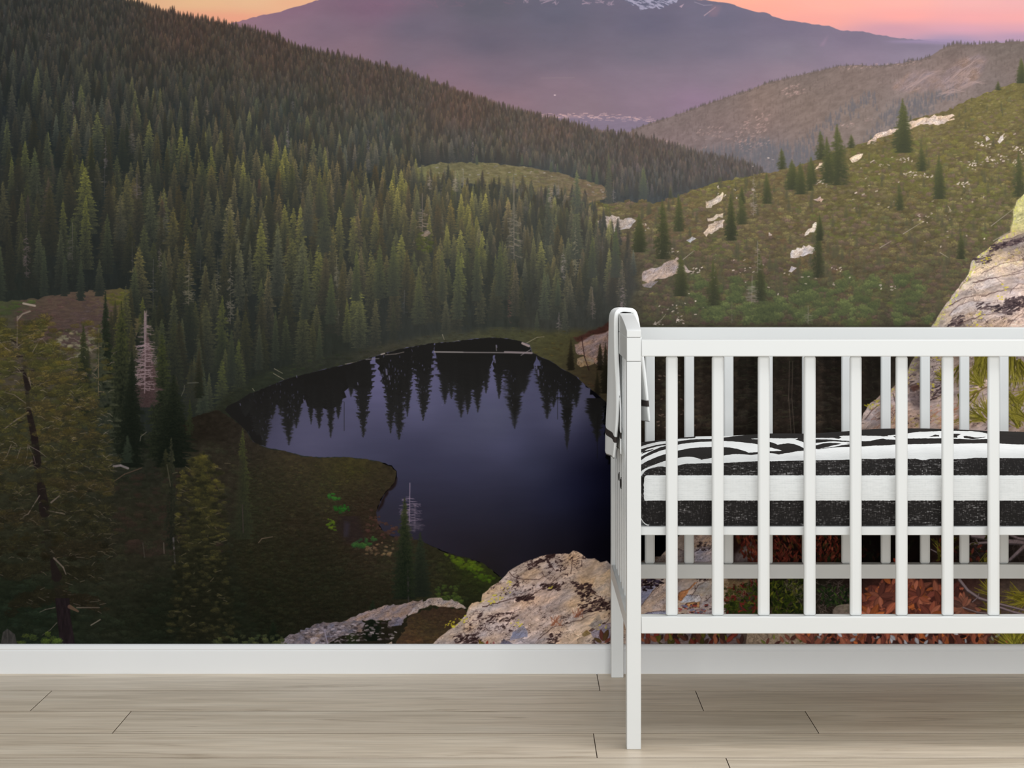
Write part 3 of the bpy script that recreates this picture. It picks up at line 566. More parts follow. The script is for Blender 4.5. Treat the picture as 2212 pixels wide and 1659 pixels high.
for x, y, h, w, col, sp in ((912, 505, 88, 36, (182, 158, 150), SNG), (893, 540, 105, 8, (158, 140, 128), POLE), (928, 410, 44, 16, (176, 158, 150), SNG), (983, 415, 46, 20, (178, 160, 148), SNG), (1000, 405, 40, 22, (160, 150, 148), SNG), (1110, 560, 165, 50, (150, 138, 122), SNG), (1190, 450, 72, 22, (168, 152, 140), SNG), (1206, 430, 46, 14, (150, 138, 132), SNG), (1217, 605, 90, 18, (176, 160, 156), SNG),
                            (1243, 600, 120, 22, (160, 150, 122), SNG), (1277, 640, 50, 8, (158, 144, 140), POLE), (1345, 690, 112, 18, (170, 148, 148), SNG), (1280, 690, 70, 18, (150, 130, 128), SNG), (1207, 740, 66, 22, (156, 140, 140), SNG), (408, 660, 100, 36, (150, 138, 120), SNG), (400, 580, 90, 14, (148, 136, 130), POLE), (498, 700, 150, 26, (140, 130, 116), SNG), (470, 640, 90, 22, (142, 132, 108), SNG), (650, 430, 44, 10, (166, 158, 160), POLE), (295, 430, 55, 34, (140, 124, 132), SNG), (345, 590, 90, 14, (142, 126, 128), SNG),
                            (272, 660, 80, 8, (130, 120, 116), POLE), (57, 600, 140, 24, (120, 104, 108), SNG), (285, 590, 70, 7, (128, 120, 124), POLE), (15, 430, 40, 8, (138, 128, 126), POLE), (37, 425, 36, 8, (138, 128, 126), POLE), (80, 420, 30, 10, (136, 126, 124), POLE), (727, 620, 70, 18, (146, 140, 122), SNG), (730, 700, 130, 12, (120, 116, 104), POLE), (293, 215, 70, 6, (132, 122, 124), POLE), (158, 240, 65, 8, (132, 120, 124), SNG), (137, 240, 44, 6, (124, 116, 120), POLE), (228, 365, 70, 14, (126, 114, 118), SNG), (415, 270, 50, 10, (138, 126, 132), SNG), (622, 320, 56, 12, (142, 128, 138), SNG), (795, 330, 50, 12, (132, 124, 136), SNG), (1020, 350, 56, 10, (142, 124, 126), SNG), (448, 250, 40, 12, (140, 122, 106), SNG), (1100, 700, 100, 14, (120, 84, 76), SNG)):
    stamp(sp[int(x + h) % len(sp)], x, y, w, h, mulc(col, .62), col, .85)
rk([(905, 505), (925, 497), (934, 503), (925, 510), (908, 510)], (128, 112, 100)); bushes([(895, 500), (935, 510), (930, 545), (905, 540)], 24, (44, 50, 30), (92, 98, 48), 9, 18, .5, .8, 410)
fill([(OX, 340), (500, 380), (1262, 446), (1380, 620), (1300, 712), (1000, 740), (600, 840), (OX, 1000)], [(0, 500, (66, 60, 54)), (900, 500, (92, 84, 70)), (1100, 690, (70, 64, 64)), (500, 750, (50, 48, 44))], .16)
# bank between forest and water
bank = [(300, 990), (400, 925), (470, 880), (500, 845), (560, 812), (640, 785), (740, 765), (820, 745), (900, 728), (1000, 716), (1100, 708), (1200, 716), (1330, 712), (1330, 900), (1200, 870), (900, 860), (600, 960), (500, 1000), (300, 1060)]
fill(rough(bank, 5, 10), [(560, 820, (42, 46, 32)), (700, 785, (44, 46, 36)), (850, 750, (58, 56, 44)), (950, 728, (66, 66, 50)), (1100, 716, (68, 68, 46)), (1200, 740, (70, 68, 40)), (1280, 790, (64, 54, 34)), (400, 940, (34, 32, 24)), (470, 870, (38, 40, 26))], .9, grain(.2, 12, 5, 93, 4), blur=5)
bushes(bank, 700, [(700, 780, (32, 36, 24)), (400, 940, (26, 26, 18)), (1200, 760, (38, 34, 22))], [(500, 850, (58, 64, 36)), (700, 780, (60, 64, 38)), (900, 735, (78, 72, 56)), (1100, 715, (84, 84, 50)), (1200, 760, (98, 90, 44)), (1290, 800, (84, 62, 40)), (400, 940, (58, 50, 32))], 8, 22, .4, .7, 411)
fill(rough([(1240, 745), (1262, 730), (1290, 722), (1330, 706), (1330, 780), (1300, 790), (1260, 768), (1242, 760)], 3, 8), (150, 124, 116), .95, rocktex(-.5, 421, .4, .8, dark=(60, 40, 38)))
fill(rough([(1248, 776), (1262, 768), (1282, 776), (1284, 786), (1256, 792), (1246, 786)], 2, 6), (140, 120, 100), .9, rocktex(.2, 422, .3, .8, dark=(70, 50, 40)))
fill(rough([(1240, 730), (1330, 692), (1330, 712), (1280, 722), (1248, 742)], 3, 8), (64, 38, 30), .85, grain(.3, 8, 4, 94, 3), blur=1)
for x, y, h, w in ((1296, 800, 60, 24), (1308, 850, 110, 34), (1290, 860, 60, 24), (1233, 800, 70, 26), (1322, 800, 90, 20)): stamp(CONW[int(x) % 5], x, y, w, h, (24, 22, 14), (66, 60, 30), .9)
curve([(1256, 728), (1262, 770), (1272, 800)], 2, (44, 28, 26), .8)
for P in (((590, 806), (602, 813), (613, 819)), ((592, 796), (610, 806)), ((1126, 746), (1142, 738), (1160, 728), (1175, 727)), ((745, 786), (772, 781)), ((955, 722), (959, 733)), ((975, 740), (990, 735)), ((545, 839), (549, 844))): curve(P, 1.6, (150, 138, 122), .7, 1)
# ------------------------------------------------------------------ the lake
KY = 1.0
lkc = [(500, 890, (30, 30, 30)), (600, 960, (70, 68, 90)), (650, 940, (82, 80, 104)), (760, 900, (80, 78, 102)), (800, 820, (98, 94, 128)), (900, 870, (88, 87, 114)), (890, 800, (96, 92, 124)), (1060, 820, (92, 90, 120)), (1000, 940, (74, 74, 97)), (1070, 905, (82, 83, 104)), (800, 970, (64, 64, 86)), (900, 990, (58, 58, 80)), (1100, 960, (76, 76, 104)), (1220, 900, (92, 92, 120)), (1260, 870, (94, 92, 116)),
       (1280, 950, (56, 56, 82)), (1000, 1020, (54, 54, 76)), (1150, 1010, (56, 58, 80)), (870, 1050, (50, 50, 68)), (900, 1100, (42, 40, 54)), (1000, 1100, (42, 42, 56)), (1100, 1100, (40, 40, 56)), (1200, 1080, (38, 40, 62)), (1260, 1060, (26, 28, 52)), (1300, 1020, (8, 8, 26)), (1300, 1100, (8, 8, 22)), (1300, 950, (26, 26, 44)), (1000, 1170, (34, 30, 38)), (1100, 1170, (32, 29, 36)), (1200, 1160, (28, 27, 38)),
       (1290, 1180, (8, 7, 14)), (1050, 1220, (30, 26, 26)), (1200, 1195, (26, 22, 26)), (1400, 1150, (2, 2, 4)), (1360, 1000, (4, 4, 14)), (840, 1120, (42, 40, 50)), (940, 1170, (38, 34, 42))]
fill(rough(lakep, .9, 6), lkc, tex=grain(.03, 90, 14, 96, 3))
lm, lb = polymask(rough(lakep, .9, 6, r=np.random.RandomState(1))); LM = np.zeros((PH, PW), np.float32); LM[lb[1]:lb[3], lb[0]:lb[2]] = lm
DK = np.array((29, 28, 27)); DL = np.array((40, 40, 38))
def fillc(pts, col, blur=0):
    m, box = polymask(pts); a, b, c, d = box
    if blur: m = soften(m, blur)
    m = (m * LM[b:d, a:c])[..., None]; CV[b:d, a:c] = CV[b:d, a:c] * (1 - m) + np.array(col, np.float32) * m
fillc(rough([(470, 880), (600, 800), (740, 770), (800, 755), (800, 776), (797, 800), (806, 820), (800, 835), (770, 840), (748, 838), (744, 862), (730, 880), (712, 880), (690, 880), (664, 876), (656, 866), (648, 885), (624, 882), (606, 880), (590, 872), (576, 880), (572, 905), (560, 925), (568, 950), (576, 975), (540, 965), (480, 900)], 5, 7), DK)
fillc(rough([(812, 770), (815, 735), (892, 735), (888, 790), (882, 820), (876, 846), (862, 856), (838, 846), (824, 820), (818, 790)], 4, 7), DK)
fillc(rough([(890, 735), (936, 735), (932, 790), (920, 808), (900, 802), (892, 790)], 4, 7), DK)
fillc(rough([(940, 735), (945, 780), (950, 800), (972, 822), (985, 826), (1000, 840), (1025, 838), (1042, 832), (1052, 812), (1062, 786), (1066, 765), (1068, 800), (1076, 806), (1100, 800), (1112, 816), (1130, 812), (1145, 800), (1156, 790), (1162, 770), (1168, 800), (1176, 830), (1192, 840), (1208, 820), (1216, 800), (1222, 818), (1238, 826), (1250, 826), (1258, 822), (1285, 850), (1300, 700), (940, 700)], 4, 7), DK)
fillc(rough([(1262, 820), (1275, 850), (1288, 862), (1300, 880), (1312, 1000), (1340, 1000), (1330, 860)], 4, 7), (12, 12, 16))
def refl(x, tip, w, y0=None, sp=None, op=.97, d=DK, l=DL):
    y0 = y0 or tip - (150 if w > 16 else 100); sp = sp or CON
    stamp(sp[int(x) % len(sp)], x, y0, w * 3.0, tip - y0, d, l, op, inv=True, clip=LM)
for a in ((785, 945, 19, 780), (862, 950, 26, 760), (844, 936, 20, 760), (880, 900, 14, 760), (914, 909, 22, 745), (714, 946, 15, 820), (624, 962, 28, 820), (640, 925, 18, 820), (689, 926, 13, 830), (672, 917, 12, 830), (731, 906, 11, 820), (571, 968, 24, 850), (556, 940, 22, 850), (589, 902, 14, 830), (606, 896, 12, 830), (758, 858, 10, 800), (961, 873, 20, 760), (996, 902, 26, 780), (1010, 895, 14, 790), (975, 862, 18, 770), (1032, 891, 20, 780), (1050, 850, 14, 770),
          (1078, 862, 12, 770), (1112, 905, 24, 775), (1132, 850, 18, 780), (1182, 905, 24, 790), (1170, 850, 16, 790), (1196, 880, 14, 800), (1225, 935, 22, 800), (1245, 880, 16, 810), (1238, 860, 18, 810), (1290, 955, 24, 860), (1282, 920, 18, 860), (530, 900, 20, 840)): refl(*a)
refl(1112, 926, 13, 860, op=.75); refl(1225, 972, 10, 880, op=.8); refl(1104, 890, 20, 820, CONH, .5)
for x, y0, y1 in ((743, 868, 930), (1204, 810, 905), (1210, 800, 870), (578, 900, 920), (1112, 800, 926), (1290, 900, 990)): line(x, y0, x, y1, 1.2, DK, .75)
for x, y, s in ((772, 826, 2), (655, 862, 2), (518, 871, 1.6), (640, 811, 1.6), (834, 798, 4), (840, 812, 3), (1068, 775, 3), (1072, 745, 2), (1158, 788, 3), (1162, 800, 4), (954, 873, 1)):
    line(x, y, x + 1, y + s * 2.5, s, (104, 100, 128), .7)
for k in range(240):                                     # glints of sky through the reflected crowns
    x, y0 = ((838, 800), (830, 840), (862, 820), (914, 810), (600, 850), (560, 870), (624, 880), (570, 940), (900, 830), (1165, 800), (1225, 850), (640, 880), (1190, 850), (1104, 850))[k % 14]
    x += rs.randn() * 9; y = y0 + rs.randn() * 26; a = colat(lkc, x, y); xi, yi = int(x - OX), int(y - OY)
    if LM[yi, xi] > .5: line(x, y, x + rs.uniform(-.5, .5), y + rs.uniform(1, 4), rs.uniform(.8, 2), a, .55)
fillc([(1000, 940), (1060, 935), (1140, 1000), (1180, 1010), (1150, 1060), (1040, 1050), (1000, 1000)], (46, 46, 64)) if False else None
line(938, 760, 1148, 762, 2.6, (120, 112, 112), .85); line(1090, 760, 1148, 762, 4, (128, 116, 118), .9, 4.5); line(938, 759, 1000, 760, 1.6, (150, 142, 140), .7)
curve([(1128, 741), (1142, 747)], 5, (150, 132, 130), .95); line(1125, 767, 1145, 755, 1.6, (130, 120, 122), .8)
line(823, 765, 830, 763, 3, (160, 146, 140), .8); curve([(832, 766), (855, 764), (872, 760)], 1.6, (130, 118, 112), .7); curve([(790, 776), (818, 774)], 2, (120, 114, 116), .7); line(1071, 745, 1072, 757, 1.8, (130, 124, 126), .7)
# ------------------------------------------------------------------ peninsula and low ground on the left
PEN = [(420, 900), (470, 885), (500, 904), (516, 916), (532, 932), (546, 955), (580, 969), (615, 975), (650, 985), (690, 989), (735, 988), (780, 991), (820, 998), (845, 1007), (856, 1019), (856, 1033), (849, 1046), (832, 1064), (822, 1080), (813, 1108), (815, 1128), (826, 1146), (845, 1158), (870, 1162), (905, 1168), (930, 1178), (955, 1190), (985, 1200), (1015, 1207), (1040, 1216), (1062, 1232), (1084, 1248),
       (1040, 1310), (940, 1393 + 5), (OX, 1400), (OX, 860), (120, 880), (300, 960)]
pnc = [(520, 960, (56, 50, 40)), (640, 1000, (74, 64, 40)), (760, 1005, (78, 72, 34)), (840, 1030, (62, 54, 32)), (700, 1060, (66, 62, 34)), (600, 1060, (58, 54, 32)), (780, 1100, (56, 44, 30)), (540, 1100, (50, 50, 28)), (640, 1130, (52, 44, 28)), (560, 1200, (46, 44, 24)), (680, 1200, (44, 42, 24)), (800, 1160, (62, 46, 34)), (700, 1270, (40, 40, 22)), (560, 1290, (36, 36, 20)), (850, 1200, (60, 56, 34)), (950, 1230, (52, 48, 28)),
       (1020, 1230, (62, 72, 22)), (1060, 1250, (48, 52, 20)), (1000, 1280, (40, 40, 20)), (700, 1340, (34, 32, 20)), (560, 1370, (30, 32, 18)), (400, 1000, (30, 32, 20)), (300, 1100, (36, 38, 20)), (300, 1250, (28, 30, 16)), (100, 1100, (44, 44, 24)), (50, 1300, (26, 32, 16)), (450, 940, (42, 36, 26)), (380, 1380, (26, 28, 16)), (100, 1000, (54, 52, 28)), (830, 1330, (40, 36, 22))]
fill(rough(PEN, 1.5, 6), [(x, y, mulc(c, .78)) for x, y, c in pnc], tex=grain(.26, 9, 6, 97, 4))
pnc = [(x, y, mulc(c, .80)) for x, y, c in pnc]
pd = [(x, y, mulc(c, .55)) for x, y, c in pnc]; pl_ = [(x, y, mulc((c[0], c[1] * 1.05, c[2] * .98), 1.34)) for x, y, c in pnc]
PEN2 = [(500, 945), (560, 985), (700, 1002), (820, 1010), (842, 1040), (800, 1110), (830, 1165), (930, 1190), (1070, 1250), (1000, 1320), (700, 1380), (480, 1380), (470, 1000)]
bushes(PEN2, 5600, pd, pl_, 7, 17, .6, .72, 501)
fillc(rough([(812, 1108), (832, 1064), (857, 1030), (857, 1045), (840, 1062), (824, 1095)], 2, 6), (32, 24, 24), 1)
for pl, n, dk, lt, w in (([(708, 1062), (730, 1068), (735, 1080), (712, 1078)], 14, (30, 60, 24), (60, 110, 44), 9), ([(722, 1095), (752, 1090), (762, 1102), (725, 1110)], 22, (24, 52, 20), (46, 98, 32), 9), ([(706, 1122), (720, 1118), (726, 1150), (708, 1140)], 18, (44, 60, 18), (92, 112, 34), 8), ([(758, 1168), (800, 1160), (830, 1166), (790, 1184), (762, 1182)], 26, (28, 54, 26), (62, 94, 42), 10),
                         ([(955, 1196), (1000, 1205), (1040, 1222), (1050, 1236), (1000, 1228)], 70, (46, 58, 14), (86, 104, 30), 11), ([(1015, 1232), (1068, 1246), (1060, 1260), (1030, 1250)], 30, (44, 56, 14), (74, 96, 26), 10), ([(790, 1180), (850, 1165), (850, 1200), (790, 1200)], 30, (70, 54, 40), (130, 106, 76), 8), ([(800, 1100), (900, 1170), (860, 1170), (790, 1150)], 50, (50, 34, 28), (84, 58, 46), 9), ([(940, 1270), (990, 1260), (998, 1305), (940, 1290)], 40, (34, 44, 18), (74, 88, 36), 11)):
    bushes(pl, n, dk, lt, w * .7, w * 1.3, .7, .85, n + 7)
fill([(735, 1115), (775, 1115), (790, 1165), (750, 1175), (728, 1140)], (38, 30, 34), .6, blur=6); fill([(744, 1125), (756, 1130), (752, 1160), (742, 1160)], (52, 48, 64), .5, blur=3)
curve([(558, 1172), (565, 1163), (588, 1159)], 1.8, (110, 92, 80), .7); curve([(524, 1108), (532, 1100)], 1.2, (120, 104, 96), .7)
for x, y, h, w, d, l, sp in ((524, 1165, 240, 66, (34, 36, 22), (74, 76, 38), CONW), (875, 1295, 200, 84, (20, 24, 16), (62, 66, 34), CONW), (908, 1290, 140, 74, (24, 28, 20), (54, 60, 32), CONW), (805, 1385, 90, 60, (14, 18, 10), (40, 48, 24), CONW), (760, 1393, 60, 44, (30, 34, 16), (66, 68, 30), CON), (590, 1392, 50, 40, (14, 18, 10), (38, 46, 24), CON), (518, 1395, 50, 60, (12, 16, 10), (34, 42, 20), CON)):
    stamp(sp[int(x + h) % len(sp)], x, y, w, h, d, l, .95)
line(523, 1090, 525, 1150, 2, (60, 52, 48), .8); line(880, 1230, 882, 1300, 3, (56, 50, 52), .7)
stamp(SNG[2], 885, 1130, 66, 88, (110, 92, 110), (158, 140, 158), .9); stamp(SNG[3], 895, 1150, 56, 60, (100, 86, 98), (140, 124, 140), .7); stamp(CONH[1], 874, 1290, 72, 215, (20, 26, 14), (66, 70, 34), .9)
# small stones and slabs at the foot of the print
for P, c in (([(598, 1396), (610, 1380), (640, 1366), (680, 1350), (700, 1344), (740, 1342), (772, 1334), (790, 1345), (780, 1365), (740, 1372), (720, 1385), (690, 1396)], (112, 102, 108)), ([(740, 1342), (790, 1322), (830, 1308), (880, 1302), (912, 1296), (915, 1310), (900, 1322), (880, 1330), (870, 1345), (850, 1340), (830, 1342), (800, 1340)], (134, 116, 114)),
             ([(900, 1305), (925, 1294), (942, 1291), (960, 1295), (982, 1297), (1000, 1306), (1008, 1314), (990, 1314), (960, 1312), (930, 1308), (905, 1318), (880, 1330)], (166, 148, 142)), ([(835, 1350), (848, 1332), (862, 1331), (872, 1340), (865, 1350), (842, 1353)], (104, 96, 106)), ([(668, 1385), (680, 1374), (690, 1378), (676, 1392)], (176, 156, 152)), ([(820, 1396), (845, 1386), (848, 1396)], (170, 155, 148))):
    fill(rough(P, 2.5, 6), c, .95, rocktex(-.4, int(P[0][0]), .35, 1, dark=(40, 32, 36)))
speck([(600, 1380), (700, 1350), (800, 1345), (860, 1330), (850, 1380), (700, 1393)], 200, [(150, 138, 144), (60, 52, 54), (120, 108, 112)], 1, 4, 12, .7)
fill(rough([(880, 1335), (905, 1322), (950, 1312), (1000, 1316), (1010, 1322), (985, 1350), (955, 1393), (850, 1396), (870, 1370), (880, 1350)], 3, 7), [(930, 1325, (60, 40, 28)), (920, 1355, (44, 46, 24)), (900, 1385, (80, 56, 36))], 1, grain(.3, 6, 5, 98, 4))
bushes([(885, 1335), (950, 1315), (1000, 1320), (960, 1390), (860, 1393)], 260, [(930, 1325, (36, 24, 18)), (920, 1355, (26, 30, 14)), (900, 1385, (54, 38, 24))], [(930, 1325, (88, 58, 40)), (920, 1355, (68, 70, 32)), (900, 1385, (116, 78, 50))], 7, 15, .6, .75, 510)
line(700, 1360, 708, 1393, 2.4, (140, 130, 146), .8)
# ------------------------------------------------------------------ left foreground: dark understory, big pines
UND = [(OX, 850), (100, 860), (240, 850), (330, 940), (470, 960), (520, 1000), (500, 1200), (560, 1400), (OX, 1400)]
udk = [(100, 900, (34, 36, 24)), (300, 960, (22, 24, 18)), (100, 1150, (24, 26, 16)), (300, 1150, (26, 26, 17)), (60, 1340, (18, 22, 14)), (400, 1340, (16, 18, 11)), (480, 1000, (30, 30, 20))]
ult = [(100, 900, (88, 84, 52)), (300, 960, (50, 54, 34)), (100, 1150, (66, 62, 36)), (300, 1150, (54, 52, 32)), (60, 1340, (38, 48, 28)), (400, 1340, (34, 40, 22)), (480, 1000, (62, 60, 36)), (470, 1300, (46, 50, 26))]
fill(rough(UND, 6, 12), [(100, 900, (54, 54, 34)), (300, 960, (34, 36, 26)), (100, 1150, (42, 42, 25)), (300, 1150, (40, 38, 25)), (60, 1340, (26, 32, 18)), (400, 1340, (24, 27, 15)), (480, 1000, (44, 40, 28))], .95, grain(.3, 14, 9, 601, 4), blur=8)
bushes(UND, 2300, udk, ult, 14, 34, .5, .6, 602)
bushes([(250, 1010), (480, 1000), (480, 1200), (260, 1200)], 120, (34, 28, 22), (62, 48, 38), 16, 34, .5, .5, 603)
# mid trees left of the lake
for x, y, h, w, d, l, sp in ((228, 900, 270, 66, (20, 24, 16), (50, 58, 34), CONW), (262, 980, 330, 110, (22, 26, 18), (84, 86, 44), CONW), (215, 1000, 300, 120, (36, 40, 30), (86, 86, 56), CONH), (350, 990, 270, 100, (20, 24, 16), (76, 80, 40), CONW), (375, 1010, 200, 130, (16, 20, 14), (44, 48, 28), CONW), (430, 860, 110, 40, (26, 30, 20), (80, 70, 46), CON),
                           (312, 860, 190, 74, (72, 58, 62), (150, 128, 134), SNG), (318, 880, 150, 90, (56, 44, 44), (112, 88, 88), CONH), (316, 800, 130, 62, (90, 74, 78), (152, 130, 136), SNG), (180, 900, 200, 60, (26, 30, 18), (66, 68, 36), CONW), (213, 860, 150, 34, (120, 100, 80), (130, 108, 84), POLE), (285, 1010, 250, 90, (18, 22, 15), (40, 44, 28), CONW)):
    stamp(sp[int(x + h) % len(sp)], x, y, w, h, d, l, .93)
stamp(CONH[1], 318, 870, 66, 150, (52, 40, 40), (118, 96, 98), .7); stamp(SNG[4], 314, 850, 60, 175, (110, 92, 96), (160, 138, 142), .85)
for x, y, h, w, d, l in ((370, 1185, 240, 50, (24, 26, 18), (66, 66, 40)), (358, 1030, 60, 40, (26, 28, 16), (72, 70, 36)), (225, 1040, 70, 60, (34, 34, 18), (84, 82, 38)), (275, 1000, 60, 40, (34, 40, 28), (62, 68, 44)), (410, 940, 80, 26, (34, 38, 20), (58, 62, 30))): stamp(CONH[int(x) % 6], x, y, w, h, d, l, .9)
line(360, 1003, 368, 1050, 1.6, (92, 86, 68), .6); line(374, 1162, 378, 1225, 4, (96, 88, 94), .65, 3); line(308, 1172, 312, 1204, 2, (70, 64, 58), .6); line(353, 1172, 354, 1195, 2, (96, 86, 80), .7)
curve([(245, 1007), (260, 1005), (276, 1011)], 5, (120, 110, 112), .85); curve([(306, 1010), (268, 1024), (245, 1040)], 2, (92, 72, 58), .7); curve([(302, 952), (304, 942), (316, 933)], 1.5, (112, 104, 96), .7)
line(196, 1350, 216, 1338, 2.5, (120, 110, 100), .8); line(405, 827, 428, 826, 2, (100, 98, 92), .6); curve([(391, 855), (397, 842), (398, 832)], 1.5, (100, 96, 84), .6)
# the tall lit fir
stamp(CONW[2], 440, 1400, 178, 425, (18, 20, 12), (62, 60, 28), .97); stamp(CONW[4], 432, 1398, 132, 420, (22, 24, 14), (74, 70, 32), .85)
r_ = np.random.RandomState(61)
for k in range(900):                                     # its branch sprays
    t = r_.rand() ** .85; y = 984 + t * 400; hw = 10 + 34 * min(1, t * 9) + 26 * t; x = 434 + r_.uniform(-1, 1) * hw - t * 0
    lit = max(0, .62 - t * .9) * r_.rand() + .28 * (r_.rand() < .22)
    c = np.array((36, 37, 20)) * (1 - lit) + np.array((150, 136, 60)) * lit
    stamp(SPR[r_.randint(8)], x, y + 4, r_.uniform(12, 26), r_.uniform(7, 13), mulc(c, .5), mulc(c, r_.uniform(.9, 1.3)), .8)
for k in range(46):
    x = 432 + r_.uniform(-1, 1) * 60; y = r_.uniform(1000, 1370); line(x, y, x + r_.uniform(-14, 14), y + r_.uniform(-8, 6), 1.3, (112, 100, 76), .55)
# the two big pines at the left edge
def limb(x0, y0, x1, y1, n, w, dk, lt, seed):
    r = np.random.RandomState(seed)
    curve([(x0, y0), ((x0 + x1) / 2, (y0 + y1) / 2 + 6), (x1, y1)], 3, (34, 28, 22), .8, 1)
    for k in range(n):
        t = r.uniform(.12, 1.05); x = x0 + (x1 - x0) * t + r.randn() * w * .25; y = y0 + (y1 - y0) * t + r.randn() * w * .18 - 2
        s = r.uniform(.45, 1) * w; j = r.uniform(.75, 1.22)
        stamp(SPR[r.randint(8)], x, y + s * .25, s * 1.1, s * .62, mulc(dk, 1.1), mulc(lt, j * 1.06), .9, flip=r.rand() < .5)
        if r.rand() < .8: a = r.uniform(-.9, .9); line(x, y, x + s * .4 * math.cos(a), y + s * .2 * math.sin(a), 1.1, mulc(lt, 1.35), .5)
        if r.rand() < .25: a = r.uniform(-.9, .9); line(x, y, x + s * .5 * math.cos(a), y + s * .3 * math.sin(a), 1.2, (122, 108, 102), .5)
OL = (98, 92, 46)
for i, (x0, y0, x1, y1) in enumerate(((40, 745, 95, 700), (35, 740, -30, 690), (38, 770, 110, 755), (40, 770, -40, 760), (50, 800, 150, 790), (50, 800, -50, 800), (55, 830, 175, 815), (55, 850, 190, 850), (60, 870, -40, 850), (60, 890, 195, 880), (60, 905, -30, 930), (62, 930, 200, 905), (66, 950, 205, 945), (66, 960, -50, 960), (70, 985, 225, 960), (72, 1000, -40, 1000), (74, 1010, 240, 1000),
                                     (75, 1030, 235, 1045), (80, 1050, 250, 1060), (80, 1060, -30, 1060), (85, 1100, 220, 1110), (90, 1120, -20, 1120), (95, 1150, 230, 1150), (95, 1170, -40, 1190), (100, 1200, 220, 1190), (105, 1230, 10, 1240), (110, 1250, 200, 1240), (120, 1290, 210, 1310), (110, 1280, 40, 1310), (75, 1040, 130, 1075), (60, 880, 130, 905))):
    t = (y0 - 700) / 600; k = 1.1 - .72 * t
    limb(x0, y0, x1, y1, 40, 40, mulc((36, 36, 22), 1 - .4 * t), mulc(OL if i % 3 else (112, 96, 52), k), 700 + i)
TR = (30, 24, 24)
curve(rough([(50, 780), (58, 850), (68, 930), (80, 1010), (92, 1090), (102, 1160), (116, 1230), (130, 1296)], 2, 14, closed=False), 7, (32, 30, 22), .26, 16)
for P, w0, w1 in ((((52, 808), (60, 838)), 8, 12), (((62, 890), (74, 945), (80, 1000)), 12, 18), (((88, 1050), (96, 1105)), 18, 24), (((112, 1210), (122, 1245)), 8, 22)): curve(P, w0, TR, .8, w1)
fill([(119, 1292), (150, 1292), (152, 1330), (163, 1396), (130, 1396), (124, 1340)], (32, 26, 28), 1, grain(.3, 4, 20, 605, 3))
for P, w in ((((37, 683), (37, 715), (36, 745)), 3), (((38, 685), (50, 676), (64, 670)), 3), (((55, 870), (30, 852), (5, 846)), 2), (((62, 815), (66, 833)), 3), (((60, 890), (30, 910), (10, 925)), 3.5), (((60, 960), (58, 985), (52, 1000)), 2), (((62, 962), (85, 975), (106, 992)), 2), (((62, 965), (72, 985), (76, 1000)), 2), (((85, 1070), (60, 1110), (50, 1115)), 2.5), (((110, 1085), (128, 1070)), 4), (((105, 1103), (140, 1110)), 3), (((150, 1310), (168, 1320)), 9),
            (((118, 1312), (98, 1316), (85, 1322)), 2), (((165, 1312), (215, 1312)), 2.5), (((122, 1345), (108, 1360), (90, 1372)), 1.5), (((116, 1205), (136, 1225), (142, 1240)), 4), (((24, 960), (14, 985), (8, 992)), 1.6), (((44, 966), (36, 990), (28, 1008)), 1.4), (((100, 742), (90, 730), (78, 736)), 1.8), (((70, 760), (84, 735), (96, 728)), 1.8), (((0, 740), (12, 752), (22, 758)), 3)):
    curve(P, w, (118, 104, 98) if w != 9 else (104, 78, 62), .7, w * .5)
r_ = np.random.RandomState(62)
for k in range(260):
    x = r_.uniform(-10, 240); y = r_.uniform(720, 1250); L = r_.uniform(5, 18); a = r_.uniform(-.8, .8)
    curve([(x, y), (x + L * .5 * math.cos(a), y + L * .5 * math.sin(a) - 2), (x + L * math.cos(a), y + L * math.sin(a))], 1.2, (136, 122, 112) if y < 1000 else (104, 92, 76), r_.uniform(.25, .65))
for k in range(420):
    x = r_.uniform(-40, 235); y = 700 + 520 * r_.rand(); s = r_.uniform(10, 26); c = mulc((118, 106, 48) if k % 2 else (92, 92, 48), r_.uniform(.7, 1.1) * (1 - .62 * max(0, (y - 860) / 360)))
    stamp(SPR[r_.randint(8)], x, y, s * 1.2, s * .6, mulc(c, .5), c, .7)
bushes([(40, 1370), (130, 1370), (130, 1395), (40, 1395)], 14, (34, 42, 16), (84, 96, 40), 14, 24, .7, .8, 610); bushes([(460, 1375), (620, 1372), (620, 1396), (460, 1396)], 40, (34, 40, 20), (78, 82, 46), 10, 20, .7, .8, 611)
fill([(0, 1396), (6, 1366), (16, 1358), (32, 1370), (38, 1396)], (62, 58, 58), .8, grain(.3, 3, 12, 606, 3))
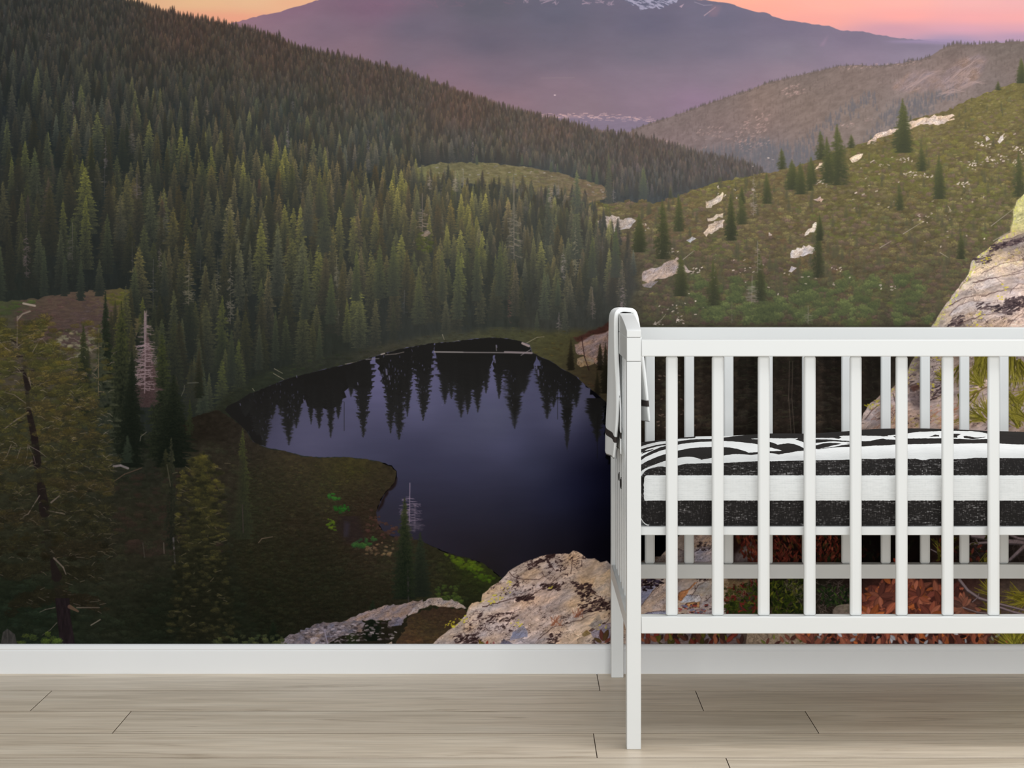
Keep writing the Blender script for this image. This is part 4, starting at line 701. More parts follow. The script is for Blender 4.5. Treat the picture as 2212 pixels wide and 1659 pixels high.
# ------------------------------------------------------------------ pale boulder in the middle foreground
RA = [(928, 1400), (945, 1380), (962, 1366), (990, 1346), (1006, 1328), (1012, 1312), (1020, 1303), (1032, 1299), (1040, 1302), (1042, 1284), (1060, 1268), (1085, 1250), (1092, 1243), (1098, 1234), (1112, 1226), (1140, 1210), (1160, 1205), (1180, 1198), (1205, 1196), (1230, 1196), (1238, 1190), (1246, 1190), (1256, 1197), (1268, 1206), (1285, 1206), (1298, 1214), (1312, 1212), (1318, 1218),
      (1345, 1222), (1400, 1214), (1425, 1206), (1436, 1190), (1452, 1178), (1462, 1162), (1475, 1150), (1500, 1140), (1600, 1140), (1600, 1400)]
rac = [(980, 1360, (176, 156, 138)), (1060, 1290, (206, 182, 158)), (1150, 1230, (206, 180, 160)), (1240, 1210, (208, 178, 158)), (1250, 1260, (204, 172, 142)), (1180, 1280, (178, 150, 142)), (1100, 1320, (176, 150, 142)), (1280, 1300, (192, 172, 156)), (1180, 1340, (188, 168, 162)), (1130, 1370, (170, 160, 168)), (1260, 1370, (204, 178, 156)), (1000, 1385, (172, 148, 140)), (1310, 1250, (188, 164, 144)), (1430, 1200, (150, 136, 128)), (1460, 1280, (196, 178, 170)), (1500, 1190, (178, 162, 160)), (1530, 1300, (180, 162, 152)), (1560, 1240, (170, 156, 150))]
fill(rough(RA, 1.0, 8), rac, 1, rocktex(-.42, 620, .9, .85, dark=(52, 36, 36), lichen=.0))
def crk(P, w=2, op=.75, col=(60, 40, 38), w1=.8): curve(rough(P, 1.5, 7, closed=False), w, col, op, w1)
for P, w in ((((1098, 1236), (1112, 1248), (1140, 1252), (1165, 1250), (1185, 1240), (1196, 1230), (1188, 1220)), 1.6), (((1042, 1310), (1080, 1300), (1115, 1290), (1150, 1282), (1185, 1262), (1215, 1240)), 2.4), (((1232, 1240), (1236, 1215), (1238, 1195)), 1.6), (((1236, 1212), (1250, 1205), (1266, 1207)), 1.4), (((1296, 1250), (1278, 1270), (1284, 1285), (1300, 1290)), 3), (((1245, 1330), (1270, 1320), (1290, 1300), (1318, 1290)), 2.2), (((1160, 1380), (1200, 1352), (1250, 1340), (1285, 1325)), 1.6), (((1020, 1340), (1080, 1330), (1130, 1315)), 1.4), (((1290, 1370), (1308, 1345), (1318, 1330)), 3), (((1172, 1238), (1176, 1246)), 2), (((1190, 1222), (1198, 1232)), 2)): crk(P, w)
for pl, n in (([(1165, 1262), (1208, 1262), (1205, 1276), (1170, 1274)], 60), ([(1112, 1292), (1150, 1286), (1148, 1296), (1115, 1300)], 70), ([(1225, 1255), (1270, 1262), (1290, 1280), (1270, 1285), (1240, 1268)], 90), ([(975, 1375), (1020, 1370), (1040, 1390), (990, 1398)], 90), ([(1135, 1222), (1170, 1205), (1175, 1212), (1142, 1232)], 34), ([(1180, 1200), (1195, 1199), (1192, 1206), (1180, 1206)], 30), ([(1245, 1305), (1318, 1300), (1318, 1318), (1260, 1325)], 90), ([(1240, 1275), (1300, 1295), (1310, 1310), (1250, 1300)], 60), ([(1050, 1330), (1120, 1320), (1110, 1340), (1050, 1350)], 40), ([(1180, 1370), (1215, 1365), (1200, 1396), (1180, 1396)], 40), ([(1270, 1350), (1318, 1345), (1318, 1396), (1280, 1396)], 60)):
    speck(pl, n, [(44, 30, 30), (66, 48, 46)], 1.2, 3.4, n, .85, 1.8, -.4)
for pl, c in (([(1100, 1385), (1108, 1366), (1130, 1352), (1140, 1362), (1138, 1375), (1120, 1378)], (134, 134, 156)), ([(1075, 1396), (1088, 1380), (1110, 1392)], (98, 92, 108)), ([(1275, 1365), (1300, 1350), (1318, 1345), (1318, 1385), (1290, 1392)], (152, 142, 160)), ([(1290, 1245), (1318, 1230), (1318, 1290), (1296, 1288), (1276, 1270)], (206, 182, 160)), ([(1270, 1352), (1294, 1328), (1302, 1342), (1290, 1362)], (160, 144, 130)), ([(1258, 1372), (1268, 1360), (1278, 1368), (1262, 1376)], (140, 112, 62))):
    fill(rough(pl, 1.5, 6), c, .85, rocktex(-.4, int(pl[0][0]), .5, .5, dark=(60, 44, 44)))
r_ = np.random.RandomState(63)
for cx, cy, n in ((975, 1350, 16), (990, 1338, 12), (1052, 1300, 8), (1096, 1258, 9), (1094, 1274, 6), (1068, 1290, 5), (1078, 1296, 6), (1108, 1343, 4), (1122, 1346, 5), (1302, 1352, 5), (1190, 1268, 3)):
    for k in range(n): x = cx + r_.randn() * 7; y = cy + r_.randn() * 4; line(x, y, x + 2, y - 1, r_.uniform(1, 3.5), (204, 190, 60), .7)
for cx, cy in ((1200, 1343), (1250, 1325)):
    for k in range(16): line(cx + r_.uniform(-14, 14), cy + 8, cx + r_.uniform(-16, 16), cy - r_.uniform(2, 14), 1.2, (140, 84, 60), .6)
def leaf(x, y, L, a, col, w=.42, vein=True, op=.97):
    ca, sa = math.cos(a), math.sin(a); P = []
    for t in (0, .15, .35, .55, .75, .9, 1): P.append((t, -w * .5 * math.sin(math.pi * min(1, t ** .85)) ** .8))
    P += [(t, -v) for t, v in P[-2:0:-1]]
    Q = [(x + L * (t * ca - v * sa), y + L * (t * sa + v * ca)) for t, v in P]
    m = polymask(Q, 2)
    if m is None: return
    fill(Q, mulc(col, .72), op)
    Q2 = [(x + L * ((t * .93 + .03) * ca - (v * .8 - .02) * sa), y + L * ((t * .93 + .03) * sa + (v * .8 - .02) * ca)) for t, v in P]
    fill(Q2, col, op * .85)
    if vein and L > 12: line(x, y, x + L * .9 * ca, y + L * .9 * sa, max(.8, L * .03), mulc(col, 1.25), .6)
for x, y, L, a, c in ((1302, 1385, 26, -1.75, (96, 56, 44)), (1304, 1385, 28, -1.2, (88, 66, 38)), (1300, 1388, 20, -2.6, (90, 70, 40)), (1306, 1388, 18, -.6, (120, 70, 56)), (1040, 1396, 16, -1.9, (110, 90, 40)), (1050, 1397, 14, -1.3, (140, 60, 40)), (1066, 1397, 12, -1.5, (150, 90, 90)), (1048, 1396, 14, -2.3, (90, 80, 34))): leaf(x, y, L, a, c)
# ------------------------------------------------------------------ ground seen through and under the crib
fill(rough([(1560, 1130), (2600, 1130), (2600, 1400), (1560, 1400), (1575, 1260), (1545, 1200)], 3, 10), [(1650, 1190, (34, 16, 12)), (1750, 1190, (18, 10, 8)), (1860, 1180, (12, 10, 8)), (1950, 1190, (22, 16, 14)), (2050, 1180, (40, 30, 24)), (2150, 1190, (36, 32, 28)), (1620, 1280, (60, 50, 42)), (1750, 1280, (34, 36, 18)), (1820, 1290, (40, 34, 30)), (1900, 1290, (80, 46, 36)), (2000, 1300, (84, 50, 38)), (2100, 1300, (76, 52, 44)), (2200, 1300, (90, 76, 64)), (1450, 1380, (70, 58, 56)), (1700, 1380, (110, 92, 78)), (2100, 1380, (80, 46, 40))], 1, grain(.3, 8, 6, 630, 4))
fill([(1372, 1130), (1445, 1130), (1462, 1150), (1448, 1176), (1432, 1192), (1424, 1206), (1372, 1214)], (3, 3, 4), .95, blur=1)
fill(rough([(1385, 1212), (1400, 1208), (1425, 1200), (1436, 1196), (1440, 1250), (1385, 1250)], 2, 5), (120, 106, 98), .9, rocktex(-.5, 640, .4, 1, dark=(36, 24, 24)))
for P, c, sd in (([(1470, 1150), (1540, 1148), (1590, 1150), (1560, 1175), (1500, 1182), (1478, 1170)], (182, 154, 136), 1), ([(1438, 1200), (1450, 1180), (1480, 1190), (1478, 1222), (1440, 1222)], (156, 142, 138), 2), ([(1500, 1190), (1520, 1182), (1545, 1184), (1560, 1200), (1550, 1222), (1500, 1222)], (178, 166, 172), 3), ([(1384, 1310), (1400, 1282), (1420, 1270), (1442, 1255), (1450, 1262), (1445, 1330), (1384, 1330)], (196, 174, 164), 4), ([(1384, 1268), (1420, 1262), (1400, 1290), (1384, 1310)], (150, 146, 166), 5),
                 ([(1490, 1290), (1510, 1262), (1530, 1252), (1545, 1252), (1545, 1280), (1520, 1288)], (170, 158, 150), 6), ([(1467, 1295), (1470, 1285), (1512, 1286), (1514, 1300), (1498, 1303), (1472, 1302)], (198, 196, 206), 7), ([(1482, 1302), (1512, 1300), (1510, 1312), (1485, 1310)], (204, 152, 100), 8), ([(1464, 1296), (1466, 1280), (1490, 1270), (1500, 1258), (1508, 1256), (1488, 1276), (1470, 1300)], (190, 130, 88), 9), ([(1520, 1300), (1545, 1280), (1548, 1330), (1500, 1330)], (170, 158, 160), 10), ([(1500, 1330), (1505, 1318), (1518, 1320), (1522, 1332)], (128, 132, 158), 11), ([(1384, 1330), (1400, 1322), (1440, 1318), (1440, 1332)], (160, 160, 184), 12)):
    fill(rough(P, 1.2, 6), c, .97, rocktex(-.5, 650 + sd, .45, .7, dark=(48, 32, 34))); crk(P[:4], 1.6, .6)
speck([(1384, 1252), (1440, 1252), (1400, 1275), (1384, 1275)], 70, [(30, 20, 22), (70, 60, 80)], 1.5, 4, 661, .9); speck([(1500, 1170), (1560, 1170), (1560, 1192), (1500, 1190)], 70, [(34, 24, 26), (110, 96, 96)], 1.2, 3, 662, .8); speck([(1465, 1305), (1545, 1305), (1545, 1330), (1465, 1330)], 90, [(60, 44, 44), (170, 150, 150), (110, 110, 140), (150, 70, 60)], 1.5, 4, 663, .9)
fill(rough([(1550, 1252), (1620, 1252), (1600, 1290), (1560, 1300)], 3, 6), (150, 128, 88), .6, grain(.3, 4, 3, 671), blur=3)
r_ = np.random.RandomState(64)
def leaves(pl, n, cols, L0, L1, seed, w=.42, up=False, op=.95):
    r = np.random.RandomState(seed); m, box = polymask(pl, 1); a, b, c, d = box
    X = r.randint(a, c, n * 3); Y = r.randint(b, d, n * 3); k = m[Y - b, X - a] > .5
    for x, y in sorted(zip(X[k][:n] + OX, Y[k][:n] + OY), key=lambda q: q[1]):
        leaf(x, y, r.uniform(L0, L1), (-math.pi / 2 + r.uniform(-1, 1)) if up else r.uniform(0, 6.28), mulc(cols[r.randint(len(cols))], r.uniform(.6, 1.12)), w * r.uniform(.8, 1.2), op=op)
def twigs(pl, n, col, L, seed, w=1.1, op=.6, a0=0, sp=3.14):
    r = np.random.RandomState(seed); m, box = polymask(pl, 1); a, b, c, d = box
    X = r.randint(a, c, n * 3); Y = r.randint(b, d, n * 3); k = m[Y - b, X - a] > .5
    for x, y in zip(X[k][:n] + OX, Y[k][:n] + OY):
        q = a0 + r.uniform(-sp, sp); l = L * r.uniform(.4, 1)
        curve([(x, y), (x + l * .5 * math.cos(q), y + l * .5 * math.sin(q) + r.uniform(-2, 2)), (x + l * math.cos(q), y + l * math.sin(q))], w, mulc(col, r.uniform(.7, 1.1)), op, w * .5)
RD = [(128, 58, 38), (110, 48, 30), (140, 74, 50), (84, 60, 26), (96, 40, 28)]
fill([(1585, 1200), (1620, 1170), (1640, 1190), (1620, 1225), (1588, 1225)], (150, 138, 140), .6, grain(.4, 5, 5, 672), blur=4)
leaves([(1585, 1148), (1860, 1148), (1860, 1215), (1700, 1225), (1620, 1225), (1600, 1200)], 900, RD, 7, 15, 681, .34, True, .85)
leaves([(1740, 1148), (2000, 1148), (1960, 1225), (1740, 1225)], 200, [(50, 60, 24), (74, 40, 24), (38, 44, 18)], 7, 13, 682, .4, True, .7)
fill([(1860, 1150), (2010, 1150), (2010, 1225), (1860, 1225)], (10, 7, 6), .45, blur=10)
leaves([(1570, 1270), (1650, 1258), (1650, 1330), (1570, 1335)], 330, [(66, 78, 24), (52, 64, 20), (90, 90, 36), (120, 50, 36)], 8, 15, 683, .38)
leaves([(1660, 1255), (1745, 1255), (1745, 1335), (1665, 1335)], 420, [(72, 84, 24), (54, 66, 18), (96, 98, 34), (36, 44, 16)], 8, 16, 684, .34)
twigs([(1560, 1252), (1640, 1252), (1600, 1300), (1555, 1300)], 90, (140, 110, 92), 24, 685); twigs([(1680, 1255), (1860, 1255), (1860, 1335), (1760, 1335)], 260, (128, 112, 106), 26, 686, 1.2, .55)
leaves([(1770, 1265), (1860, 1270), (1840, 1315), (1780, 1310)], 140, [(52, 66, 30), (36, 48, 22), (70, 90, 40)], 6, 12, 687)
fill(rough([(1800, 1320), (1812, 1305), (1840, 1306), (1862, 1316), (1862, 1340), (1800, 1340)], 2, 5), (140, 126, 116), .8, grain(.3, 4, 3, 673))
BRN = [(164, 92, 70), (150, 84, 62), (130, 72, 58), (178, 108, 84), (112, 66, 54), (186, 104, 60)]
leaves([(1864, 1290), (1950, 1262), (2080, 1262), (2110, 1300), (2110, 1350), (1864, 1350)], 260, [mulc(c, .62) for c in BRN], 18, 32, 688, .46)
leaves([(1868, 1290), (1900, 1262), (2060, 1262), (2100, 1290), (2100, 1350), (1868, 1350)], 230, BRN, 18, 34, 689, .46)
for cx, cy, R in ((1900, 1288, 34), (1935, 1300, 40), (1985, 1290, 30), (2010, 1330, 34), (2080, 1310, 34), (1880, 1340, 40)):
    for k in range(13): a = r_.uniform(0, 6.28); leaf(cx, cy, R * r_.uniform(.7, 1.05), a, mulc(BRN[r_.randint(6)], r_.uniform(.8, 1.15)), .44)
fill(rough([(2050, 1300), (2130, 1262), (2230, 1255), (2230, 1400), (2100, 1400)], 4, 8), (96, 84, 76), .35, grain(.5, 8, 6, 674), blur=5)
def needles(x, y, a0, spread, L, n, col, seed, w=2.2):
    r = np.random.RandomState(seed)
    for k in range(n):
        a = a0 + r.uniform(-spread, spread); l = L * r.uniform(.7, 1.1); b = r.uniform(-.25, .25); c = mulc(col, r.uniform(.5, 1.15)); px = x + r.randn() * 3; py = y + r.randn() * 3
        curve([(px, py), (px + l * .5 * math.cos(a), py + l * .5 * math.sin(a)), (px + l * math.cos(a + b), py + l * math.sin(a + b))], w, c, .95, 1)
YG = (150, 140, 50)
for x, y, a, s, L, n in ((2150, 1285, -2.4, .7, 46, 34), (2155, 1325, -2.2, .8, 36, 26), (2212, 1300, -2.7, .6, 52, 26), (2240, 1280, 2.7, .5, 70, 26), (2200, 1392, -2.2, 1.0, 60, 40), (2215, 1385, -1.6, .9, 46, 36), (2120, 1215, -.5, .5, 44, 16), (2032, 1200, -1.5, .4, 40, 10), (2045, 1195, -1.4, .3, 38, 8), (2300, 1350, -1.6, 1.4, 70, 50)): needles(x, y, a, s, L, n, YG, int(x + y))
BR = (132, 116, 120)
for P, w, w1 in ((((2072, 1252), (2090, 1275), (2115, 1292), (2140, 1300), (2212, 1318)), 7, 4), (((2100, 1157), (2140, 1163), (2180, 1170), (2230, 1172)), 9, 12), (((2180, 1155), (2200, 1163), (2230, 1166)), 5, 7), (((2066, 1182), (2100, 1174), (2150, 1170)), 4, 6), (((2180, 1210), (2196, 1195), (2212, 1180)), 7, 9), (((2010, 1186), (2040, 1202)), 2.5, 3), (((2080, 1312), (2110, 1322), (2140, 1325)), 3, 2), (((2160, 1312), (2190, 1322), (2212, 1327)), 5, 5), (((2000, 1390), (2015, 1374), (2022, 1368)), 5, 2), (((2065, 1376), (2085, 1372), (2095, 1366)), 3, 2), (((2100, 1300), (2112, 1290), (2114, 1282)), 2.5, 1.5), (((2108, 1165), (2118, 1185), (2122, 1192)), 2.5, 1)):
    curve(P, w * 1.15, mulc(BR, .6), .9, w1 * 1.15); curve([(x, y - w * .12) for x, y in P], w * .72, mulc(BR, 1.15), .9, w1 * .72)
leaf(1930, 1205, 16, 1.1, (176, 74, 50)); leaf(1990, 1215, 16, -1.3, (176, 84, 60)); leaf(2180, 1378, 18, 2.2, (170, 90, 70))
twigs([(2060, 1150), (2230, 1150), (2230, 1225), (2060, 1225)], 120, (104, 88, 84), 26, 690)
leaves([(2010, 1150), (2140, 1150), (2140, 1225), (2010, 1225)], 60, [(110, 56, 40), (80, 76, 28)], 8, 16, 691)
# strip below the lower rail
fill(rough([(1384, 1366), (1600, 1366), (1600, 1400), (1384, 1400)], 1, 8), (96, 84, 88), .8, rocktex(.3, 660, .5, 1, dark=(30, 22, 26)))
leaves([(1384, 1375), (1612, 1375), (1612, 1400), (1384, 1400)], 60, [(120, 54, 40), (96, 88, 34), (60, 40, 32), (140, 84, 60)], 14, 24, 692, .5, True)
fill(rough([(1612, 1366), (1740, 1366), (1740, 1400), (1612, 1400)], 2, 8), (158, 138, 118), .85, grain(.4, 4, 3, 675)); twigs([(1612, 1370), (1760, 1370), (1760, 1400), (1612, 1400)], 70, (96, 76, 66), 16, 693)
leaves([(1640, 1380), (1740, 1380), (1740, 1400), (1640, 1400)], 14, [(120, 124, 60), (130, 80, 64)], 12, 20, 694, .4, True)
leaves([(1740, 1370), (2150, 1370), (2150, 1400), (1740, 1400)], 240, BRN, 16, 30, 695, .46, True); leaves([(1740, 1370), (2150, 1370), (2150, 1400), (1740, 1400)], 40, [(60, 34, 30), (200, 196, 204)], 10, 18, 696, .5)
needles(2190, 1398, -1.9, 1.0, 56, 44, (156, 150, 56), 9)
# ------------------------------------------------------------------ lichened cliff at the right
RB = [(2320, 330), (2260, 390), (2212, 418), (2197, 432), (2189, 450), (2189, 468), (2186, 488), (2183, 502), (2160, 512), (2142, 530), (2130, 540), (2112, 552), (2100, 562), (2096, 578), (2092, 590), (2086, 604), (2076, 610), (2072, 622), (2056, 640), (2045, 655), (2030, 676), (2020, 694), (2008, 712), (1992, 740), (1980, 762), (1968, 782), (1962, 800), (1944, 822), (1920, 842), (1905, 850), (1892, 862), (1874, 878), (1862, 900), (1856, 960),
      (1880, 1010), (2600, 1010), (2600, 330)]
rbc = [(2200, 440, (206, 192, 130)), (2205, 480, (178, 168, 140)), (2160, 520, (150, 136, 128)), (2200, 540, (152, 136, 132)), (2120, 570, (200, 184, 150)), (2180, 590, (210, 184, 170)), (2140, 620, (206, 182, 172)), (2200, 640, (206, 178, 168)), (2080, 640, (196, 172, 160)), (2100, 690, (170, 150, 142)), (2040, 690, (176, 164, 152)), (2180, 690, (206, 178, 164)), (2150, 660, (160, 142, 128)),
       (1990, 790, (180, 160, 150)), (2020, 800, (186, 164, 156)), (1900, 890, (176, 154, 140)), (1960, 880, (190, 160, 148)), (2020, 880, (204, 176, 164)), (2060, 850, (190, 168, 160)), (2120, 880, (184, 164, 160)), (2180, 880, (180, 156, 148)), (1950, 920, (196, 166, 152)), (2500, 700, (190, 166, 156))]
fill([(1380, 1000), (2600, 1000), (2600, 1140), (1380, 1140)], [(1500, 1050, (40, 34, 26)), (1900, 1060, (60, 50, 40)), (2300, 1060, (96, 82, 70))], .97, grain(.3, 12, 8, 801, 4), blur=4)
fill(rough(RB, 1.4, 8), rbc, 1, rocktex(-.32, 820, 1.0, .8, dark=(78, 60, 58), lichen=.25))
r_ = np.random.RandomState(81)
for i in range(2, len(RB) - 6):                          # yellow lichen along the edge
    (x0, y0), (x1, y1) = RB[i], RB[i + 1]
    for k in range(9):
        t = r_.rand(); d = abs(r_.randn()) * 4; line(x0 + (x1 - x0) * t + d + 1, y0 + (y1 - y0) * t + d * .6 + 1, x0 + (x1 - x0) * t + d + 2, y0 + (y1 - y0) * t + d * .6, r_.uniform(1.2, 4), (206, 200, 92) if k % 3 else (178, 176, 110), .6)
fill(rough([(2189, 450), (2212, 425), (2230, 420), (2230, 498), (2184, 498)], 3, 6), (196, 190, 118), .45, grain(.4, 5, 4, 830), blur=2)
def slab(P, c, sd, op=.6): fill(rough(P, 1.6, 6), c, op, rocktex(-.3, 840 + sd, .6, .35, dark=(90, 70, 66)), blur=1); crk(P[:len(P) * 2 // 3], 1.8, .6, (88, 68, 66))
for i, (P, c) in enumerate((([(2120, 590), (2160, 570), (2212, 560), (2212, 590), (2160, 600), (2100, 610)], (224, 200, 184)), ([(2110, 610), (2150, 598), (2165, 612), (2120, 625), (2100, 622)], (220, 200, 190)), ([(2185, 590), (2230, 575), (2230, 620), (2190, 600)], (216, 192, 180)), ([(2180, 632), (2200, 612), (2230, 612), (2230, 650), (2200, 645)], (216, 192, 180)), ([(2072, 625), (2080, 610), (2100, 604), (2112, 610), (2090, 625)], (206, 188, 170)),
                            ([(2050, 680), (2070, 660), (2100, 650), (2140, 652), (2110, 668), (2060, 690)], (196, 182, 178)), ([(2160, 520), (2212, 505), (2230, 520), (2180, 545), (2150, 540)], (126, 114, 112)), ([(2180, 700), (2212, 670), (2240, 680), (2230, 710), (2176, 710)], (212, 186, 172)))): slab(P, c, i)
for pl, n in (([(2140, 530), (2212, 512), (2212, 522), (2130, 548)], 120), ([(2100, 560), (2150, 545), (2120, 580)], 50), ([(2170, 645), (2212, 640), (2212, 660), (2165, 668)], 120), ([(2050, 690), (2080, 680), (2075, 705), (2045, 708)], 60), ([(2110, 655), (2200, 665), (2180, 680), (2100, 670)], 90), ([(1965, 800), (2050, 850), (2000, 870), (1960, 840)], 70), ([(2030, 810), (2050, 820), (2030, 850)], 50)):
    speck(pl, n, [(70, 58, 60), (96, 80, 80), (50, 40, 44)], 1, 3.4, n, .75, 2.6, -.3)
for P in (((2100, 610), (2150, 598), (2212, 588)), ((2120, 640), (2170, 625), (2212, 622)), ((2050, 660), (2090, 640), (2130, 635)), ((2070, 700), (2120, 680), (2160, 676)), ((1970, 830), (2000, 822), (2030, 828)), ((1965, 838), (1990, 832), (2012, 850)), ((2020, 850), (2032, 838), (2045, 840)), ((1868, 905), (1890, 880), (1912, 866)), ((1930, 850), (1936, 880), (1925, 910)), ((2010, 862), (2040, 850), (2060, 852))): crk(P, 2.2, .7, (78, 58, 56))
fill(rough([(1962, 836), (1990, 828), (2000, 836), (1975, 846)], 2, 5), (96, 66, 58), .8, blur=1)
fill(rough([(1962, 850), (1995, 846), (2010, 860), (1985, 880), (1965, 870)], 3, 6), (96, 80, 80), .55, grain(.6, 3, 3, 833), blur=2)
for k in range(40):                                      # rusty streaks
    x = r_.uniform(1990, 2080); y = r_.uniform(870, 925); line(x, y, x + r_.uniform(5, 18), y - r_.uniform(3, 12), 1.4, (188, 110, 78), .5)
for k in range(50): x = r_.uniform(1880, 1960); y = r_.uniform(880, 930); line(x, y, x + r_.uniform(3, 10), y - r_.uniform(2, 8), 1.4, (132, 84, 66), .5)
for cx, cy, n in ((2023, 778, 8), (2005, 836, 6), (1985, 835, 5), (1900, 872, 8), (1880, 878, 8), (2012, 834, 4), (2022, 800, 4), (2160, 640, 6), (2100, 700, 10), (2130, 560, 8), (2170, 618, 5), (2115, 675, 6), (2150, 720, 6)):
    for k in range(n): x = cx + r_.randn() * 6; y = cy + r_.randn() * 5; line(x, y, x + 2, y + .5, r_.uniform(1, 4), (208, 192, 56), .65)
# pine sprays in front of the cliff
for x, y, a, s, L, n in ((2040, 818, -2.4, 1.0, 22, 30), (2080, 780, 1.9, .5, 50, 16), (2072, 850, 1.4, .3, 34, 8), (2110, 770, 1.2, .6, 60, 30), (2125, 760, 1.7, .5, 60, 34), (2120, 830, -2.2, .9, 44, 36), (2110, 845, 2.6, .6, 36, 14), (2140, 838, .5, .6, 44, 20), (2125, 905, -2.7, .7, 50, 30), (2135, 895, -2.2, .5, 40, 16), (2090, 900, 2.9, .4, 34, 8),
                         (2200, 780, 1.3, .6, 70, 44), (2185, 765, 1.7, .4, 66, 40), (2215, 850, 2.4, .5, 60, 30), (2200, 920, -2.0, .7, 54, 26), (2215, 905, -2.6, .4, 50, 18), (2180, 850, .8, .4, 40, 12), (2260, 820, 1.6, 1.5, 80, 70)):
    needles(x, y, a, s, L, n, (148, 138, 56), int(x * 2 + y), 2.4)
curve([(2100, 852), (2125, 838), (2150, 828)], 3, (120, 96, 60), .9, 2)
_d = np.clip((CV[..., 1] - CV[..., 2]) / 18, 0, 1) * np.clip((95 - CV[..., 1]) / 50, 0, 1); CV[..., 2] += 7 * _d
CV = np.clip(CV, 3, 250)
# ================================================================ materials
def mat(name): 
    m = bpy.data.materials.new(name); m.use_nodes = True
    nt = m.node_tree; return m, nt, nt.nodes['Principled BSDF']
def N(nt, typ, **kw):
    n = nt.nodes.new(typ)
    for a, v in kw.items(): setattr(n, a, v)
    return n
def paint_mat(name, col, rough_=.42, spec=.35, bump=.0):
    m, nt, b = mat(name); b.inputs['Roughness'].default_value = rough_; b.inputs['Specular IOR Level'].default_value = spec
    tc = N(nt, 'ShaderNodeTexCoord'); no = N(nt, 'ShaderNodeTexNoise'); no.inputs['Scale'].default_value = 14; no.inputs['Detail'].default_value = 3
    nt.links.new(tc.outputs['Object'], no.inputs['Vector'])
    rp = N(nt, 'ShaderNodeValToRGB'); rp.color_ramp.elements[0].color = (*[c * .985 for c in col], 1); rp.color_ramp.elements[1].color = (*col, 1)
    nt.links.new(no.outputs['Fac'], rp.inputs['Fac']); nt.links.new(rp.outputs['Color'], b.inputs['Base Color'])
    return m
M_CRIB = paint_mat('white_lacquer', (.70, .71, .70), .38, .4)
M_BASE = paint_mat('white_trim_paint', (.75, .755, .755), .45, .35)
M_WALL = paint_mat('white_wall_paint', (.78, .78, .77), .8, .2)
M_CAP = M_CRIB

def image_mat(name, arr, rough_=.9, spec=.0, bump=None):
    """print generated above by the script's own painter: arr is (h, w, 3) sRGB 0..1, first row on top"""
    h, w = arr.shape[:2]
    im = bpy.data.images.new(name, w, h, alpha=False)
    buf = np.ones((h, w, 4), np.float32); buf[..., :3] = arr[::-1]
    im.pixels.foreach_set(buf.ravel()); im.update(); im.pack()
    m, nt, b = mat(name); t = N(nt, 'ShaderNodeTexImage'); t.image = im; t.interpolation = 'Cubic'; t.extension = 'EXTEND'
    nt.links.new(t.outputs['Color'], b.inputs['Base Color'])
    b.inputs['Roughness'].default_value = rough_; b.inputs['Specular IOR Level'].default_value = spec
    return m, nt, b, t

# ================================================================ mesh helpers
def link(name, me, m, parent=None):
    o = bpy.data.objects.new(name, me); SC.collection.objects.link(o)
    if m is not None: me.materials.append(m)
    if parent is not None: o.parent = parent
    return o
def tag(o, label=None, cat=None, group=None, kind=None):
    if label: o['label'] = label
    if cat: o['category'] = cat
    if group: o['group'] = group
    if kind: o['kind'] = kind
    return o
def bevel_box(name, x0, x1, y0, y1, z0, z1, m, parent=None, r=.002, seg=2):
    bm = bmesh.new(); bmesh.ops.create_cube(bm, size=1)
    cx, cy, cz = (x0 + x1) / 2, (y0 + y1) / 2, (z0 + z1) / 2
    for v in bm.verts: v.co = Vector((v.co.x * (x1 - x0), v.co.y * (y1 - y0), v.co.z * (z1 - z0)))
    if r: bmesh.ops.bevel(bm, geom=list(bm.edges), offset=r, segments=seg, profile=.5, affect='EDGES')
    me = bpy.data.meshes.new(name); bm.to_mesh(me); bm.free()
    if r:
        for p in me.polygons: p.use_smooth = True
        smooth_by_angle(me, flats=True)
    o = link(name, me, m, parent); o.location = (cx, cy, cz)
    return o
def smooth_by_angle(me, ang=.6, flats=False):
    bm = bmesh.new(); bm.from_mesh(me)
    for e in bm.edges:
        if len(e.link_faces) == 2:
            ax = any(max(abs(c) for c in f.normal) > .9999 for f in e.link_faces)
            e.smooth = e.calc_face_angle(0) < ang and not (flats and ax)
    bm.to_mesh(me); bm.free()
def prism(name, prof, axis, a, b, m, parent=None, r=.0015, seg=2):
    """extrude a closed 2-D profile: axis 'x' -> prof in (y, z); axis 'y' -> prof in (x, z)"""
    bm = bmesh.new(); lo = []; hi = []
    for p, q in prof:
        lo.append(bm.verts.new((a, p, q) if axis == 'x' else (p, a, q))); hi.append(bm.verts.new((b, p, q) if axis == 'x' else (p, b, q)))
    n = len(prof); bm.faces.new(lo); bm.faces.new(hi[::-1])
    for i in range(n): bm.faces.new((lo[i], hi[i], hi[(i + 1) % n], lo[(i + 1) % n]))
    bmesh.ops.recalc_face_normals(bm, faces=list(bm.faces))
    if r:
        es = [e for e in bm.edges if len(e.link_faces) == 2 and e.calc_face_angle(0) > .5]
        bmesh.ops.bevel(bm, geom=es, offset=r, segments=seg, profile=.5, affect='EDGES')
    me = bpy.data.meshes.new(name); bm.to_mesh(me); bm.free()
    for p in me.polygons: p.use_smooth = True
    smooth_by_angle(me, flats=True)
    return link(name, me, m, parent)

# ================================================================ the room
WY = .773                                                # wall plane
bevel_box('wall_back', -3.2, 3.8, WY, WY + .12, 0, 2.6, M_WALL, r=0)['kind'] = 'structure'
